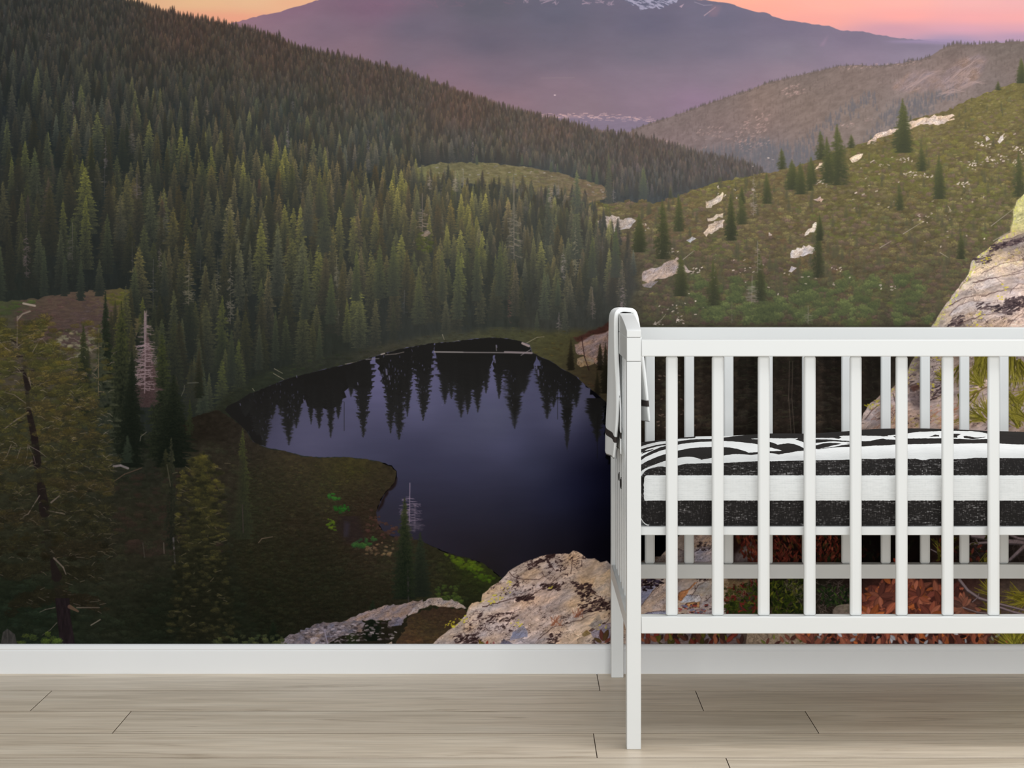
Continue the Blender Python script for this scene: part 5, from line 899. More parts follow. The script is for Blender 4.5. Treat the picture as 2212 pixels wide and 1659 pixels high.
# mural: printed wall covering, 1 mm thick
KM = FPX / (WY - .001 + DIST)                            # photo pixels per metre on the wall plane
mx0 = (OX - VX) / KM; mx1 = (OX + PW - VX) / KM; mz1 = EYE - (OY - VY) / KM; mz0 = EYE - (OY + PH - VY) / KM
M_MUR, _, _, _ = image_mat('mural_print', CV / 255.0)
bm = bmesh.new(); bmesh.ops.create_cube(bm, size=1); uvl = bm.loops.layers.uv.new('print')
for v in bm.verts: v.co = Vector(((v.co.x) * (mx1 - mx0), v.co.y * .001, v.co.z * (mz1 - mz0)))
for f in bm.faces:
    for l in f.loops: l[uvl].uv = (l.vert.co.x / (mx1 - mx0) + .5, l.vert.co.z / (mz1 - mz0) + .5)
me = bpy.data.meshes.new('wall_mural'); bm.to_mesh(me); bm.free()
mural = link('wall_mural', me, M_MUR); mural.location = ((mx0 + mx1) / 2, WY - .0005, (mz0 + mz1) / 2)
tag(mural, 'large printed wall mural of a mountain lake and conifer forest, behind the crib', 'wall mural')
# baseboard with a beaded top
BBF = .758
prof = [(BBF, 0), (BBF, .0555), (BBF + .0012, .0572), (BBF + .0012, .0590), (BBF + .0005, .0600), (BBF + .0015, .0660), (BBF + .0042, .0695), (BBF + .0075, .0709), (WY - .0012, .0709), (WY - .0012, 0)]
prism('baseboard_back', prof, 'x', -3.2, 3.8, M_BASE, r=0)['kind'] = 'structure'

# oak planks, one floor mesh with real joints
M_OAK, nt, b = mat('pale_oak_planks')
tc = N(nt, 'ShaderNodeTexCoord'); geo = N(nt, 'ShaderNodeNewGeometry')
mul = N(nt, 'ShaderNodeVectorMath', operation='SCALE'); cmb = N(nt, 'ShaderNodeCombineXYZ')
nt.links.new(geo.outputs['Random Per Island'], cmb.inputs[0]); nt.links.new(geo.outputs['Random Per Island'], cmb.inputs[1]); nt.links.new(geo.outputs['Random Per Island'], cmb.inputs[2])
nt.links.new(cmb.outputs[0], mul.inputs[0]); mul.inputs['Scale'].default_value = 37.0
add = N(nt, 'ShaderNodeVectorMath', operation='ADD'); nt.links.new(tc.outputs['Object'], add.inputs[0]); nt.links.new(mul.outputs[0], add.inputs[1])
def stretched(sx, sy, scale, detail, dist=0.0, rough_=.55):
    mp = N(nt, 'ShaderNodeMapping'); mp.inputs['Scale'].default_value = (sx, sy, 1); nt.links.new(add.outputs[0], mp.inputs['Vector'])
    n = N(nt, 'ShaderNodeTexNoise'); n.inputs['Scale'].default_value = scale; n.inputs['Detail'].default_value = detail; n.inputs['Distortion'].default_value = dist; n.inputs['Roughness'].default_value = rough_
    nt.links.new(mp.outputs[0], n.inputs['Vector']); return n
def ramp(src, stops):
    r = N(nt, 'ShaderNodeValToRGB'); cr = r.color_ramp
    while len(cr.elements) < len(stops): cr.elements.new(.5)
    for e, (p, c) in zip(cr.elements, stops): e.position = p; e.color = (*c, 1)
    nt.links.new(src, r.inputs['Fac']); return r
def mixc(fac, a, c, typ='MULTIPLY'):
    x = N(nt, 'ShaderNodeMix', data_type='RGBA', blend_type=typ)
    if isinstance(fac, float): x.inputs[0].default_value = fac
    else: nt.links.new(fac, x.inputs[0])
    nt.links.new(a, x.inputs[6]); nt.links.new(c, x.inputs[7]); return x
n1 = stretched(.8, 9, 1.6, 5, 1.2); n2 = stretched(3, 95, 2.2, 4, .3); n3 = stretched(.55, 5.5, 2.1, 6, 2.6, .6); n4 = stretched(1.6, 14, 1.7, 3, .8)
c1 = ramp(n1.outputs['Fac'], [(.25, (.53, .440, .335)), (.5, (.660, .560, .440)), (.75, (.735, .645, .525))])
c2 = ramp(n2.outputs['Fac'], [(.3, (.80, .79, .77)), (.6, (1.04, 1.04, 1.04))])
c3 = ramp(n3.outputs['Fac'], [(.30, (.66, .62, .58)), (.40, (1, 1, 1)), (.62, (1, 1, 1)), (.72, (.88, .85, .82))])
c4 = ramp(n4.outputs['Fac'], [(.42, (1, 1, 1)), (.7, (1.12, 1.13, 1.14))])
x1 = mixc(1.0, c1.outputs[0], c2.outputs[0]); x2 = mixc(.85, x1.outputs[2], c3.outputs[0]); x3 = mixc(1.0, x2.outputs[2], c4.outputs[0])
rnd = ramp(geo.outputs['Random Per Island'], [(0, (.93, .93, .93)), (1, (1.05, 1.04, 1.03))]); x4 = mixc(1.0, x3.outputs[2], rnd.outputs[0])
nt.links.new(x4.outputs[2], b.inputs['Base Color'])
b.inputs['Roughness'].default_value = .42; b.inputs['Specular IOR Level'].default_value = .45
bp = N(nt, 'ShaderNodeBump'); bp.inputs['Strength'].default_value = .12; bp.inputs['Distance'].default_value = .002; nt.links.new(n2.outputs['Fac'], bp.inputs['Height']); nt.links.new(bp.outputs[0], b.inputs['Normal'])
M_GAP = paint_mat('dark_plank_joint', (.17, .125, .085), .8, .1)
PWD, PLN, G = .2118, 1.517, .0024
joints = [.1887, .4138, .642, .1578, .4205, .93, .31, .72, .05, .55, .22, .80, .44, 1.1, .6]
bm = bmesh.new()
for i in range(15):
    ya = .566 - PWD * i; yb = .566 - PWD * (i - 1)
    if i == 0: yb = WY - .002
    x = joints[i] - PLN * 3
    while x < 3.8:
        xa, xb = max(-3.2, x), min(3.8, x + PLN)
        if xb > xa:
            r = bmesh.ops.create_cube(bm, size=1)
            gx = .0009
            for v in r['verts']:
                top = v.co.z > 0
                v.co = Vector((xa + gx if v.co.x < 0 else xb - gx, ya + G if v.co.y < 0 else yb - G, 0.0 if top else -.012))
        x += PLN
vs = list(bm.verts)
es = [e for e in bm.edges if all(abs(v.co.z) < 1e-6 for v in e.verts)]
bmesh.ops.bevel(bm, geom=es, offset=.0004, segments=1, affect='EDGES')
me = bpy.data.meshes.new('floor'); bm.to_mesh(me); bm.free(); me.materials.append(M_OAK)
bm = bmesh.new(); bm.from_mesh(me)
for f in bm.faces: f.material_index = 0 if f.normal.z > .3 else 1
r = bmesh.ops.create_cube(bm, size=1)
for v in r['verts']: v.co = Vector((-3.2 if v.co.x < 0 else 3.8, -2.6 if v.co.y < 0 else WY, -.004 if v.co.z > 0 else -.05))
for f in {f for v in r['verts'] for f in v.link_faces}: f.material_index = 1
bm.to_mesh(me); bm.free()
fl = link('floor', me, None); me.materials.append(M_GAP); fl['kind'] = 'structure'

# ================================================================ the crib
LX0, LX1 = .2218, .2518; LD = .038; RY = .711            # post width, post depth, front face of the rear posts
LEN = 1.4355; RX1 = LX0 + LEN; RX0 = RX1 - .030          # far (right) posts
crib = bpy.data.objects.new('crib', None); SC.collection.objects.link(crib); crib.location = ((LX0 + RX1) / 2, (RY + LD) / 2, 0)
tag(crib, 'white wooden crib with upright slats and an arched end panel, standing on the plank floor', 'crib')
bpy.context.view_layer.update()
def own(o, p=None):
    p = p or crib; mw = o.matrix_basis.copy(); o.parent = p; o.matrix_parent_inverse = p.matrix_basis.inverted() if p.parent is None else o.matrix_parent_inverse; return o
CX, CY = crib.location.x, crib.location.y
def cb(name, *a, **k): o = bevel_box(name, *a, M_CRIB, **k); own(o); return o
ZL = .8054                                                # posts end under the end rail
for x0, x1 in ((LX0, LX1), (RX0, RX1)):
    cb('leg', x0, x1, 0, LD, 0, ZL, r=.0016); cb('leg', x0, x1, RY, RY + LD, 0, ZL, r=.0016)
# front and rear frames
for y in (0, RY):
    cb('top_rail', LX1 + .0002, RX0 - .0002, y + .0006, y + LD, .8158, .8506, r=.002)
    cb('bottom_rail', LX1 + .0002, RX0 - .0002, y + .0006, y + LD, .2404, .2752, r=.002)
    proto = None
    for i in range(14):
        cx = (1452.6 + 99.72 * i - VX) / 1040.7
        if proto is None:
            proto = cb('slat', cx - .0123, cx + .0123, y + .012, y + .026, .2750, .8160, r=.0052, seg=4)
        else:
            c = proto.copy(); SC.collection.objects.link(c); c.location.x = cx; c.parent = crib; c.matrix_parent_inverse = proto.matrix_parent_inverse.copy()
# end panels: lower rail, flat slats, upper rail and the arched cap
for (x0, x1) in ((LX0, LX1), (RX0, RX1)):
    cb('end_rail', x0 + .0004, x1 - .0004, LD + .0002, RY - .0002, .2404, .2752, r=.002)
    cb('end_top_rail', x0, x1, .0, RY + LD, ZL + .0004, .8553, r=.0014)
    n_ = 28; yc = (RY + LD) / 2
    pr = [(0, .8557), (0, .8698)] + [(yc * 2 * i / n_, .8698 + .0270 * (1 - ((yc * 2 * i / n_ - yc) / yc) ** 2)) for i in range(1, n_)] + [(2 * yc, .8698), (2 * yc, .8557)]
    own(prism('arched_cap', pr, 'x', x0, x1, M_CAP, r=.0014))
    xm = (x0 + x1) / 2; proto = None
    for k in range(7):
        y = .083 + .0935 * k
        if proto is None: proto = cb('end_slat', xm - .007, xm + .007, y - .0125, y + .0125, .2750, ZL + .0006, r=.002)
        else:
            c = proto.copy(); SC.collection.objects.link(c); c.location.y = y; c.parent = crib; c.matrix_parent_inverse = proto.matrix_parent_inverse.copy()
# mattress support
cb('mattress_support', LX1 + .0010, RX0 - .0010, .0395, RY - .0015, .4395, .4568, r=.0015)

# ================================================================ mattress in its zebra sheet
XA, XB = .2535, RX0 - .004; YF, YB = .0550, .7040; ZB, ZT = .4575, .5625
silx = [1380, 1400, 1440, 1465, 1500, 1560, 1600, 1660, 1740, 1790, 1838, 1870, 1905, 1950, 2000, 2040, 2090, 2140, 2212, 2400, 2900]
sily = [955.5, 954, 949, 946, 943.5, 941.5, 939, 937, 937, 934.5, 931.2, 928.5, 926.8, 925.8, 926, 927.2, 929.5, 932.2, 933.5, 936, 950]
def prof_f(t): return math.sin(math.pi * min(1, max(0, t ** .82))) ** .62
def proj(x, y, z): zr = (DIST + y) / DIST; return VX + x * 1040.7 / zr, VY + (EYE - z) * 1040.7 / zr
def crest(x):
    lo, hi = .565, .72
    for _ in range(22):
        H = (lo + hi) / 2; best = 1e9; bx = 0
        for t in np.linspace(.2, .9, 29):
            y = YF + t * (YB - YF); X_, Y_ = proj(x, y, ZT + (H - ZT) * prof_f(t))
            if Y_ < best: best, bx = Y_, X_
        if best > np.interp(bx, silx, sily): lo = H
        else: hi = H
    return (lo + hi) / 2
NXM, NTM = 180, 60
rngm = np.random.RandomState(5)
def wob(a, b_, s): return float(vnoise(np.array([a * 9 + s]), np.array([b_ * 9 + s * 3.1]), 900)[0]) - .5
xs = np.linspace(XA, XB, NXM)
def section(x):
    """closed loop (y, z, s) front bottom -> up -> over -> back bottom; s is the cloth length"""
    H = crest(x); e = max(0, 1 - (x - XA) / .016); e2 = max(0, 1 - (XB - x) / .016); e = max(e, e2)
    zb = ZB + .016 * e ** 2; pts = []
    for i in range(13):
        t = i / 12; z = zb + (ZT - .007 - zb) * t
        bul = .0035 * math.sin(math.pi * t) + .004 * wob(x * 1.4, z * 2, 1) * math.sin(math.pi * t)
        pts.append((YF - bul + .006 * e ** 2, z))
    for i in range(1, 5): a = i / 4 * math.pi / 2; pts.append((YF + .007 - .007 * math.cos(a), ZT - .007 + .007 * math.sin(a)))
    for i in range(1, NTM):
        t = i / NTM; y = YF + .007 + t * (YB - YF - .014); tt = (y - YF) / (YB - YF)
        pts.append((y, ZT + (H - ZT) * prof_f(tt) + .004 * wob(x * 1.1, y * 1.1, 2) * math.sin(math.pi * tt)))
    for i in range(0, 5): a = i / 4 * math.pi / 2; pts.append((YB - .007 + .007 * math.sin(a), ZT - .007 + .007 * math.cos(a)))
    for i in range(1, 8): pts.append((YB, ZT - .007 + (zb - ZT + .007) * i / 7))
    s = [0]
    for i in range(1, len(pts)): s.append(s[-1] + math.hypot(pts[i][0] - pts[i - 1][0], pts[i][1] - pts[i - 1][1]))
    return pts, s
secs = [section(x) for x in xs]; NP_ = len(secs[0][0]); SMAX = max(q[1][-1] for q in secs)
V = np.array([[(x, p[0], p[1]) for p in sec[0]] for x, sec in zip(xs, secs)])      # (NX, NP, 3)
# --- printed pattern
def c1_(P): return [(1380 + a / 7.373, 920 + b_ / 7.373) for a, b_ in P]
def c2_(P): return [(1650 + a / 7.373, 910 + b_ / 7.373) for a, b_ in P]
def c3_(P): return [(1912 + a / 7.373, 910 + b_ / 7.373) for a, b_ in P]
DARK = [c1_([(-60, 290), (40, 272), (150, 250), (260, 222), (435, 205), (630, 190), (900, 186), (900, 60), (-60, 60)]),
        c1_([(-60, 300), (40, 270), (150, 247), (435, 200), (630, 186), (900, 184), (900, 192), (800, 200), (630, 208), (435, 240), (300, 256), (150, 290), (40, 325), (-60, 350)]),
        c1_([(-60, 400), (40, 370), (150, 338), (300, 302), (435, 285), (560, 262), (560, 290), (435, 305), (300, 325), (230, 345), (160, 362), (110, 385), (40, 430), (-60, 470)]),
        c1_([(70, 402), (130, 392), (215, 372), (250, 372), (180, 400), (100, 425), (40, 452), (60, 425)]),
        c1_([(-60, 560), (40, 490), (150, 430), (250, 380), (330, 345), (435, 318), (540, 288), (600, 262), (620, 300), (540, 332), (435, 372), (330, 400), (200, 455), (100, 500), (40, 545), (-60, 610)]),
        c1_([(435, 287), (630, 245), (800, 222), (900, 213), (1175, 207), (1366, 192), (1366, 178), (1500, 165), (1640, 150), (1910, 125), (2105, 122), (2105, 60), (1366, 60), (1366, 174), (1640, 147), (2400, 0), (2400, 290), (2105, 268)] if False else [(435, 287), (630, 245), (800, 222), (900, 213), (1175, 207), (1366, 186), (1500, 168), (1640, 151), (1800, 136), (1910, 126), (1910, 202), (1790, 204), (1800, 212), (1910, 214), (2105, 262), (2105, 350), (1910, 297), (1800, 278), (1640, 262), (1500, 248), (1366, 240), (1175, 250), (1000, 255), (800, 272), (630, 298), (560, 322)]),
        c1_([(-60, 680), (40, 618), (120, 570), (250, 510), (350, 475), (435, 448), (630, 395), (750, 370), (850, 352), (950, 345), (1175, 337), (1366, 342), (1450, 348), (1560, 365), (1650, 390), (1700, 410), (1750, 430), (1780, 428), (1910, 415), (2105, 407), (2250, 401), (2105, 436), (1910, 448), (1785, 465), (1700, 458), (1600, 448), (1500, 452), (1366, 470), (1175, 505), (1100, 522), (1000, 540), (960, 525), (900, 503), (800, 492), (700, 500), (630, 510), (435, 552), (300, 600), (200, 635), (100, 680), (40, 720), (-60, 800)]),
        c2_([(-81, 128), (655, 120), (655, 203), (655, 292), (550, 272), (300, 275), (113, 272), (-81, 277)]), c2_([(-300, 60), (-81, 60), (-81, 200), (-300, 225)]),
        c2_([(655, 292), (550, 274), (500, 290), (600, 322), (655, 348), (760, 360), (850, 345), (950, 335), (1050, 322), (1150, 320), (1250, 330), (1390, 330), (1390, 318), (1200, 305), (1000, 292), (850, 290), (760, 292)]),
        c2_([(-81, 336), (113, 335), (150, 345), (220, 375), (380, 352), (500, 368), (600, 410), (655, 437), (760, 446), (760, 458), (655, 468), (520, 480), (400, 505), (300, 520), (240, 530), (200, 520), (113, 507), (0, 500), (-81, 522), (-81, 489), (113, 480), (260, 475), (290, 465), (200, 442), (113, 420), (0, 392), (-81, 371)]),
        c2_([(655, 120), (2400, 60), (2400, 120), (2125, 120), (2125, 215), (1950, 220), (1980, 240), (1800, 235), (1590, 230), (1390, 228), (1270, 230), (1200, 240), (1240, 262), (1200, 280), (1100, 265), (850, 268), (655, 275)]),
        c2_([(770, 400), (850, 378), (950, 352), (1050, 345), (1150, 347), (1240, 358), (1150, 378), (1050, 400), (950, 425), (850, 440), (770, 452)]), c2_([(850, 438), (940, 432), (1100, 412), (1250, 383), (1390, 366), (1590, 352), (1590, 400), (1390, 408), (1200, 415), (1050, 425), (850, 449)]),
        c2_([(1290, 350), (1390, 338), (1480, 330), (1480, 345), (1390, 356)]), c2_([(1460, 318), (1590, 318), (1700, 315), (1800, 290), (1900, 278), (1960, 290), (2100, 298), (2125, 285), (2330, 280), (2330, 368), (2125, 372), (1950, 385), (1750, 390), (1590, 403), (1460, 404)]), c2_([(2060, 240), (2125, 238), (2180, 242), (2180, 285), (2110, 290), (2100, 262)]),
        c3_([(-60, 60), (1700, 60), (1665, 205), (1500, 170), (1370, 158), (1130, 155), (930, 155), (700, 165), (560, 168), (390, 188), (200, 215), (60, 225), (0, 243), (-60, 240)]), c3_([(190, 290), (390, 275), (930, 272), (1130, 278), (1400, 290), (1665, 282), (1865, 285), (1865, 358), (1665, 352), (1300, 355), (1130, 362), (930, 355), (700, 362), (390, 368), (190, 375)]),
        c3_([(750, 235), (800, 213), (860, 222), (860, 245), (700, 248)]), c3_([(1040, 205), (1130, 200), (1210, 205), (1150, 235), (1150, 265), (1130, 260), (1040, 262)]), c3_([(1250, 240), (1300, 235), (1450, 262), (1600, 248), (1590, 255), (1480, 275), (1400, 285), (1260, 268)]),
        c3_([(1665, 60), (2500, 60), (2500, 376), (2212, 372), (2000, 368), (1865, 358), (1750, 352), (1740, 250), (1665, 205)]),
        c1_([(-60, 860), (40, 805), (60, 770), (100, 720), (150, 690), (220, 670), (280, 655), (350, 648), (435, 658), (630, 632), (700, 615), (750, 605), (850, 605), (1000, 598), (1175, 597), (1366, 592), (1560, 582), (1700, 572), (1910, 565), (2105, 566), (2105, 789), (120, 789), (92, 815), (82, 850), (86, 880), (78, 920), (70, 940), (82, 980), (74, 1010), (80, 1040), (72, 1080), (82, 1110), (78, 1150), (90, 1194), (-80, 1194)]),
        c2_([(100, 640), (655, 628), (850, 625), (1390, 612), (1590, 600), (1760, 608), (1900, 598), (2125, 595), (2322, 603), (2322, 863), (100, 863)]), c3_([(390, 603), (480, 600), (590, 620), (650, 618), (730, 600), (930, 600), (1130, 607), (1300, 600), (1440, 583), (1665, 585), (1865, 588), (2212, 590), (2600, 592), (2600, 863), (380, 863)]),
        [(1370, 1082), (2300, 1082), (2300, 1150), (1370, 1150)]]
_sv = (OX, OY, PW, PH); OX, OY, PW, PH = 0, 0, 2820, 760
ZM = np.zeros((PH, PW), np.float32)
for P in DARK:
    mk, (a, b_, c, d) = polymask(rough([((x - 1360) * 3, (y - 905) * 3) for x, y in P], .9, 9), 2)
    ZM[b_:d, a:c] = np.maximum(ZM[b_:d, a:c], mk)
OX, OY, PW, PH = _sv
TW, TH = 2800, 1100
sx = np.linspace(XA, XB, TW); ss = np.linspace(0, SMAX, TH)
# cloth coordinate -> space -> photograph -> pattern
col_i = np.interp(sx, xs, np.arange(NXM))
S_ = np.array([q[1] for q in secs]); YZ = V[:, :, 1:]
gy = np.zeros((NXM, TH)); gz = np.zeros((NXM, TH))
for i in range(NXM): gy[i] = np.interp(ss, S_[i], YZ[i, :, 0]); gz[i] = np.interp(ss, S_[i], YZ[i, :, 1])
i0 = np.minimum(col_i.astype(int), NXM - 2); fr = (col_i - i0)[:, None]
TY = (gy[i0] * (1 - fr) + gy[i0 + 1] * fr).T; TZ = (gz[i0] * (1 - fr) + gz[i0 + 1] * fr).T
ZR = (DIST + TY) / DIST; PXX = VX + sx[None] * 1040.7 / ZR; PYY = VY + (EYE - TZ) * 1040.7 / ZR
PXX = np.where(PXX > 2270, 2270 - (PXX - 2270) * .9, PXX)
u = np.clip((PXX - 1360) * 3, 0, 2818); v = np.clip((PYY - 905) * 3, 0, 758)
ui = u.astype(int); vi = v.astype(int); fu = u - ui; fv = v - vi
D = (ZM[vi, ui] * (1 - fu) + ZM[vi, ui + 1] * fu) * (1 - fv) + (ZM[np.minimum(vi + 1, 759), ui] * (1 - fu) + ZM[np.minimum(vi + 1, 759), ui + 1] * fu) * fv
gx_, gs_ = np.meshgrid(np.arange(TW, dtype=np.float32), np.arange(TH, dtype=np.float32))
w1 = vnoise(gx_ / 34, gs_ / 1.7, 910); w2 = vnoise(gx_ / 9, gs_ / 1.5, 911); w3 = vnoise(gx_ / 90, gs_ / 22, 912); w4 = vnoise(gx_ / 1.6, gs_ / 7, 913)
front = np.clip((1100 - gs_ / TH * 1100 * 1.0) / 1100, 0, 1); near = np.clip(1 - (ss[:, None] - .16) / .05, .15, 1)
thread = .8 * np.clip((w1 * .45 + w2 * .35 + w4 * .2 - .57) * 6, 0, 1) * np.clip((w3 - .30) * 3, 0, 1) * near + np.clip((w4 * .5 + w2 * .5 - .64) * 7, 0, 1) * .5 * near
dark = np.array([.135, .125, .122])[None, None] * (1 - thread[..., None] * .0) + thread[..., None] * .34
weave = 1 - .05 * ((gs_ % 5 < 1.3) * np.clip((w1 - .2) * 2, 0, 1)) - .028 * ((gx_ % 5 < 1.2)) - .02 * (w2 > .7)
wht = np.array([.885, .892, .888])[None, None] * weave[..., None]
ART = (wht * (1 - D[..., None]) + dark * D[..., None]).astype(np.float32)
M_SHEET, nt, b, ti = image_mat('zebra_print_cotton', np.clip(ART, 0, 1)[::-1], .85, .1)
bw = N(nt, 'ShaderNodeTexNoise'); bw.inputs['Scale'].default_value = 900; tcx = N(nt, 'ShaderNodeTexCoord'); nt.links.new(tcx.outputs['Object'], bw.inputs['Vector'])
bp = N(nt, 'ShaderNodeBump'); bp.inputs['Strength'].default_value = .15; bp.inputs['Distance'].default_value = .001; nt.links.new(bw.outputs['Fac'], bp.inputs['Height']); nt.links.new(bp.outputs[0], b.inputs['Normal'])
bm = bmesh.new(); uvl = bm.loops.layers.uv.new('print'); G_ = []
for i in range(NXM):
    G_.append([bm.verts.new(V[i, j]) for j in range(NP_)])
uvof = {}
for i in range(NXM):
    for j in range(NP_): uvof[G_[i][j]] = ((xs[i] - XA) / (XB - XA), S_[i][j] / SMAX)
fs = []
for i in range(NXM - 1):
    for j in range(NP_ - 1): fs.append(bm.faces.new((G_[i][j], G_[i + 1][j], G_[i + 1][j + 1], G_[i][j + 1])))
    fs.append(bm.faces.new((G_[i][NP_ - 1], G_[i + 1][NP_ - 1], G_[i + 1][0], G_[i][0])))
fs.append(bm.faces.new(G_[0])); fs.append(bm.faces.new(G_[-1][::-1]))
for f in fs:
    f.smooth = len(f.verts) == 4
    for l in f.loops: l[uvl].uv = uvof[l.vert]
bmesh.ops.recalc_face_normals(bm, faces=fs)
me = bpy.data.meshes.new('crib_mattress'); bm.to_mesh(me); bm.free(); smooth_by_angle(me, .8)
mattress = bpy.data.objects.new('crib_mattress', None); SC.collection.objects.link(mattress)
tag(mattress, 'thick crib mattress in a black and white zebra-striped fitted sheet, lying inside the white crib', 'mattress')
sheet = link('fitted_sheet', me, M_SHEET, mattress)
def tube(name, pts, rad, m, parent, seg=8, closed=False):
    bm = bmesh.new(); rings = []; n = len(pts); P = [Vector(p) for p in pts]
    for i in range(n):
        a = P[(i - 1) % n] if closed or i > 0 else P[i]; c = P[(i + 1) % n] if closed or i < n - 1 else P[i]
        t = (c - a).normalized(); up = Vector((0, 0, 1)) if abs(t.z) < .9 else Vector((1, 0, 0)); s1 = t.cross(up).normalized(); s2 = t.cross(s1)
        rr = rad[i] if isinstance(rad, (list, tuple)) else rad
        rings.append([bm.verts.new(P[i] + (s1 * math.cos(k / seg * 6.28318) + s2 * math.sin(k / seg * 6.28318)) * rr) for k in range(seg)])
    for i in range(n if closed else n - 1):
        A, B_ = rings[i], rings[(i + 1) % n]
        for k in range(seg): bm.faces.new((A[k], A[(k + 1) % seg], B_[(k + 1) % seg], B_[k]))
    if not closed: bm.faces.new(rings[0][::-1]); bm.faces.new(rings[-1])
    for f in bm.faces: f.smooth = True
    bmesh.ops.recalc_face_normals(bm, faces=list(bm.faces))
    me = bpy.data.meshes.new(name); bm.to_mesh(me); bm.free(); return link(name, me, m, parent)
M_PIPE = paint_mat('pale_piping', (.62, .62, .60), .8, .1)
zb_ = lambda x: ZB + .016 * max(0, 1 - (x - XA) / .016) ** 2
tube('piping', [(XA - .0006, .30, ZB + .017), (XA - .0006, YF + .02, ZB + .0175)] + [(x, YF - .0005 + .006 * max(0, 1 - (x - XA) / .016) ** 2, zb_(x) + .0012) for x in np.linspace(XA, XA + .018, 7)], .0011, M_PIPE, mattress)

M_FOLD = paint_mat('dark_sheet_cotton', (.020, .017, .016), .85, .1)
for yy, pk, z0_, z1_ in ((.503, 1337.2, .527, .497), (.410, 1341.0, .527, .487)):
    xo = (pk - VX) * (DIST + yy) / DIST / 1040.7; q = [i / 14 for i in range(15)]
    tube('sheet_fold', [(.2545 - (.2545 - xo) * min(1, math.sin(math.pi * t) * 1.6), yy, z0_ + (z1_ - z0_) * t) for t in q], [.0004 + .0014 * math.sin(math.pi * t) for t in q], M_FOLD, mattress)

# ================================================================ blanket over the end panel
M_CLOTH, nt, b = mat('white_blanket_cloth'); b.inputs['Roughness'].default_value = .9; b.inputs['Specular IOR Level'].default_value = .1
ATR = N(nt, 'ShaderNodeAttribute'); ATR.attribute_name = 'band'; tcx = N(nt, 'ShaderNodeTexCoord')
nz = N(nt, 'ShaderNodeTexNoise'); nz.inputs['Scale'].default_value = 600; nt.links.new(tcx.outputs['Object'], nz.inputs['Vector'])
rb = N(nt, 'ShaderNodeMix', data_type='RGBA'); rb.inputs[6].default_value = (.90, .91, .90, 1); rb.inputs[7].default_value = (.055, .045, .042, 1)
nt.links.new(ATR.outputs['Fac'], rb.inputs[0]); nt.links.new(rb.outputs[2], b.inputs['Base Color'])
bp = N(nt, 'ShaderNodeBump'); bp.inputs['Strength'].default_value = .2; bp.inputs['Distance'].default_value = .0008; nt.links.new(nz.outputs['Fac'], bp.inputs['Height']); nt.links.new(bp.outputs[0], b.inputs['Normal'])
def rs_curve(P, n):
    """Catmull-Rom resample"""
    P = [np.array(p, float) for p in P]; P = [2 * P[0] - P[1]] + P + [2 * P[-1] - P[-2]]; out = []; m = len(P) - 3
    for i in range(n):
        t = i / (n - 1) * m; k = min(int(t), m - 1); f = t - k; a, b_, c, d = P[k:k + 4]
        out.append(.5 * (2 * b_ + (c - a) * f + (2 * a - 5 * b_ + 4 * c - d) * f * f + (3 * b_ - a - 3 * c + d) * f ** 3))
    return np.array(out)
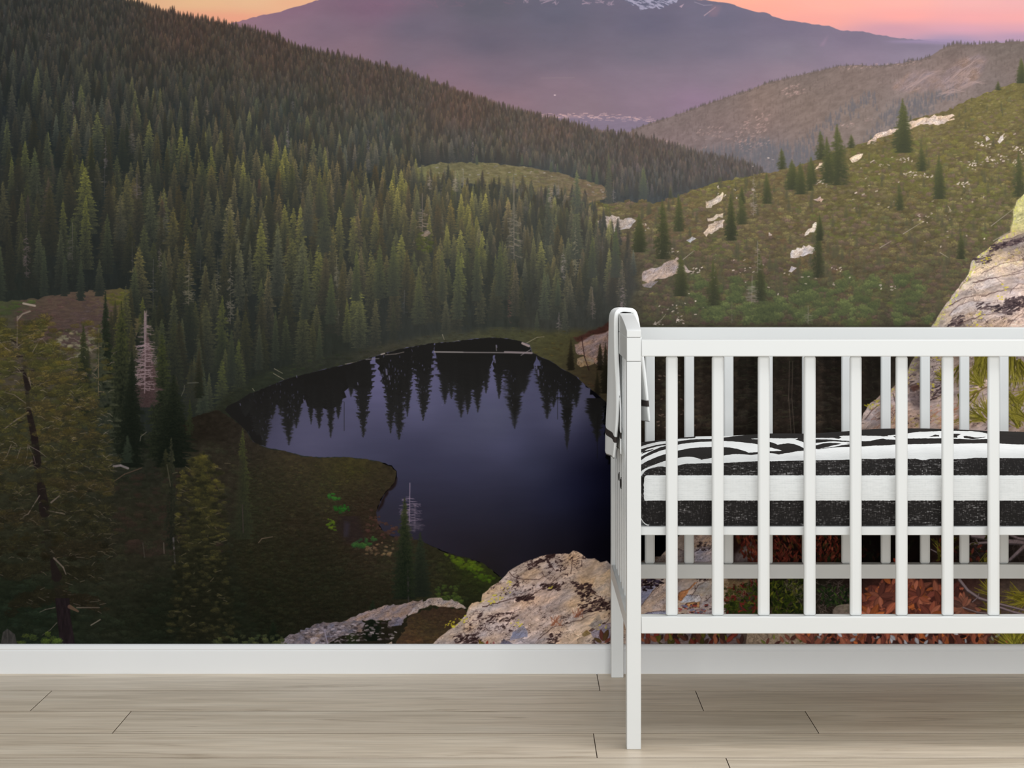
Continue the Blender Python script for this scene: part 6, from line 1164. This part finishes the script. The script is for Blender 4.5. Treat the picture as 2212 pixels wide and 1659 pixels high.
def cloth(name, front, back, y0, y1, thick, parent, bands, n=460, hem=.0016):
    """front/back: centre lines (x, z) of the cloth at its two side edges; y0/y1: depth of those edges along the line"""
    F = rs_curve(front, n); B_ = rs_curve(back, n); Y0 = np.interp(np.linspace(0, 1, n), np.linspace(0, 1, len(y0)), y0); Y1 = np.interp(np.linspace(0, 1, n), np.linspace(0, 1, len(y1)), y1)
    bm = bmesh.new(); lay = bm.verts.layers.float.new('band'); rings = []
    tv = [0, .0035, .0055, .009, .016, .03, .06] + list(np.linspace(.1, .9, 15)) + [.94, .97, .984, .991, .9945, .9965, 1]; nd = len(tv)
    def nrm(C):
        T = np.gradient(C, axis=0); T /= np.linalg.norm(T, axis=1)[:, None] + 1e-9; return np.stack([-T[:, 1], T[:, 0]], 1)
    NF, NB = nrm(F), nrm(B_); L = np.concatenate([[0], np.cumsum(np.linalg.norm(np.diff(F, axis=0), axis=1))])
    for i in range(n):
        ring = []; edge_r = min(L[i], L[-1] - L[i]); tk = thick * min(1, .25 + edge_r / .006) * (.5 + .5 * min(1, edge_r / .20))
        for k in range(nd * 2):
            top = k < nd; q = k if top else 2 * nd - 1 - k; t = tt = tv[q]
            c = F[i] * (1 - tt) + B_[i] * tt; nn = NF[i] * (1 - tt) + NB[i] * tt
            edge = min(1, math.sqrt(max(0, 1 - max(0, 1 - min(t, 1 - t) * (Y1[i] - Y0[i]) / (thick * .5)) ** 2)) + .12)
            rip = .0022 * math.sin(t * 9 + 1.3) * min(1, abs(L[i] / L[-1] - .5) * 2.4)
            p = c + nn * ((1 if top else -1) * tk * .5 * edge + rip)
            vv = bm.verts.new((p[0], Y0[i] + (Y1[i] - Y0[i]) * tt, p[1])); v_ = 0.0
            for a, b_ in bands:
                d_ = L[i] if a > 0 else L[-1] - L[i]
                if abs(a) <= d_ <= abs(b_): v_ = 1.0
            if L[i] < hem or L[-1] - L[i] < hem: v_ = .9
            vv[lay] = v_; ring.append(vv)
        rings.append(ring)
    m = nd * 2
    for i in range(n - 1):
        for k in range(m): bm.faces.new((rings[i][k], rings[i][(k + 1) % m], rings[i + 1][(k + 1) % m], rings[i + 1][k]))
    bm.faces.new(rings[0][::-1]); bm.faces.new(rings[-1])
    bmesh.ops.recalc_face_normals(bm, faces=list(bm.faces))
    for f in bm.faces: f.smooth = len(f.verts) == 4
    me = bpy.data.meshes.new(name); bm.to_mesh(me); bm.free(); smooth_by_angle(me, 1.1)
    return link(name, me, M_CLOTH, parent), L[-1]
wx = lambda p: (p - VX) / 1040.7
blanket = bpy.data.objects.new('blanket', None); SC.collection.objects.link(blanket); blanket.location = (0, 0, 0)
tag(blanket, 'white folded blanket with a dark band near each hem, draped over the arched crib end', 'blanket')
FRONT = [(wx(1343), .5735), (wx(1348), .62), (wx(1352), .68), (wx(1352), .74), (wx(1349), .80), (wx(1347.5), .85), (wx(1347.5), .884), (wx(1351), .898), (wx(1361), .9035), (wx(1374), .9035), (wx(1387), .9005), (wx(1393), .889), (wx(1398), .86), (wx(1406), .80), (wx(1413), .74), (wx(1421), .655)]
BACK = [(wx(1334), .5560), (wx(1336), .62), (wx(1340), .68), (wx(1343), .74), (wx(1345), .80), (wx(1347), .85), (wx(1348), .878), (wx(1352), .8915), (wx(1361), .897), (wx(1374), .897), (wx(1386), .894), (wx(1392), .882), (wx(1395), .86), (wx(1400), .80), (wx(1406), .73), (wx(1412), .632)]
_, LL = cloth('outer_layer', FRONT, BACK, [.300, .305, .32, .33, .33, .33, .33, .33, .325, .315, .305], [.60] * 6 + [.61, .62, .64, .65, .66], .0100, blanket, [(.0345, .0475), (-.033, -.049)])
hf = rs_curve(FRONT, 460); hl = np.concatenate([[0], np.cumsum(np.linalg.norm(np.diff(hf, axis=0), axis=1))])
hy = np.interp(np.linspace(0, 1, 460), np.linspace(0, 1, 11), [.300, .305, .32, .33, .33, .33, .33, .33, .325, .315, .305])
tube('hem', [(hf[i][0] + .0026, hy[i] - .0004, hf[i][1]) for i in range(0, 460, 6) if hl[i] < .15], .0006, M_FOLD, blanket)
IN_F = [(wx(1356.5), .5865), (wx(1357), .63), (wx(1356.5), .70), (wx(1356), .775)]; IN_B = [(wx(1352), .592), (wx(1353), .64), (wx(1354), .70), (wx(1354.5), .775)]
cloth('inner_layer', IN_F, IN_B, [.245, .27, .31, .34], [.52, .52, .52, .52], .0035, blanket, [(.0345, .0475)], n=180)
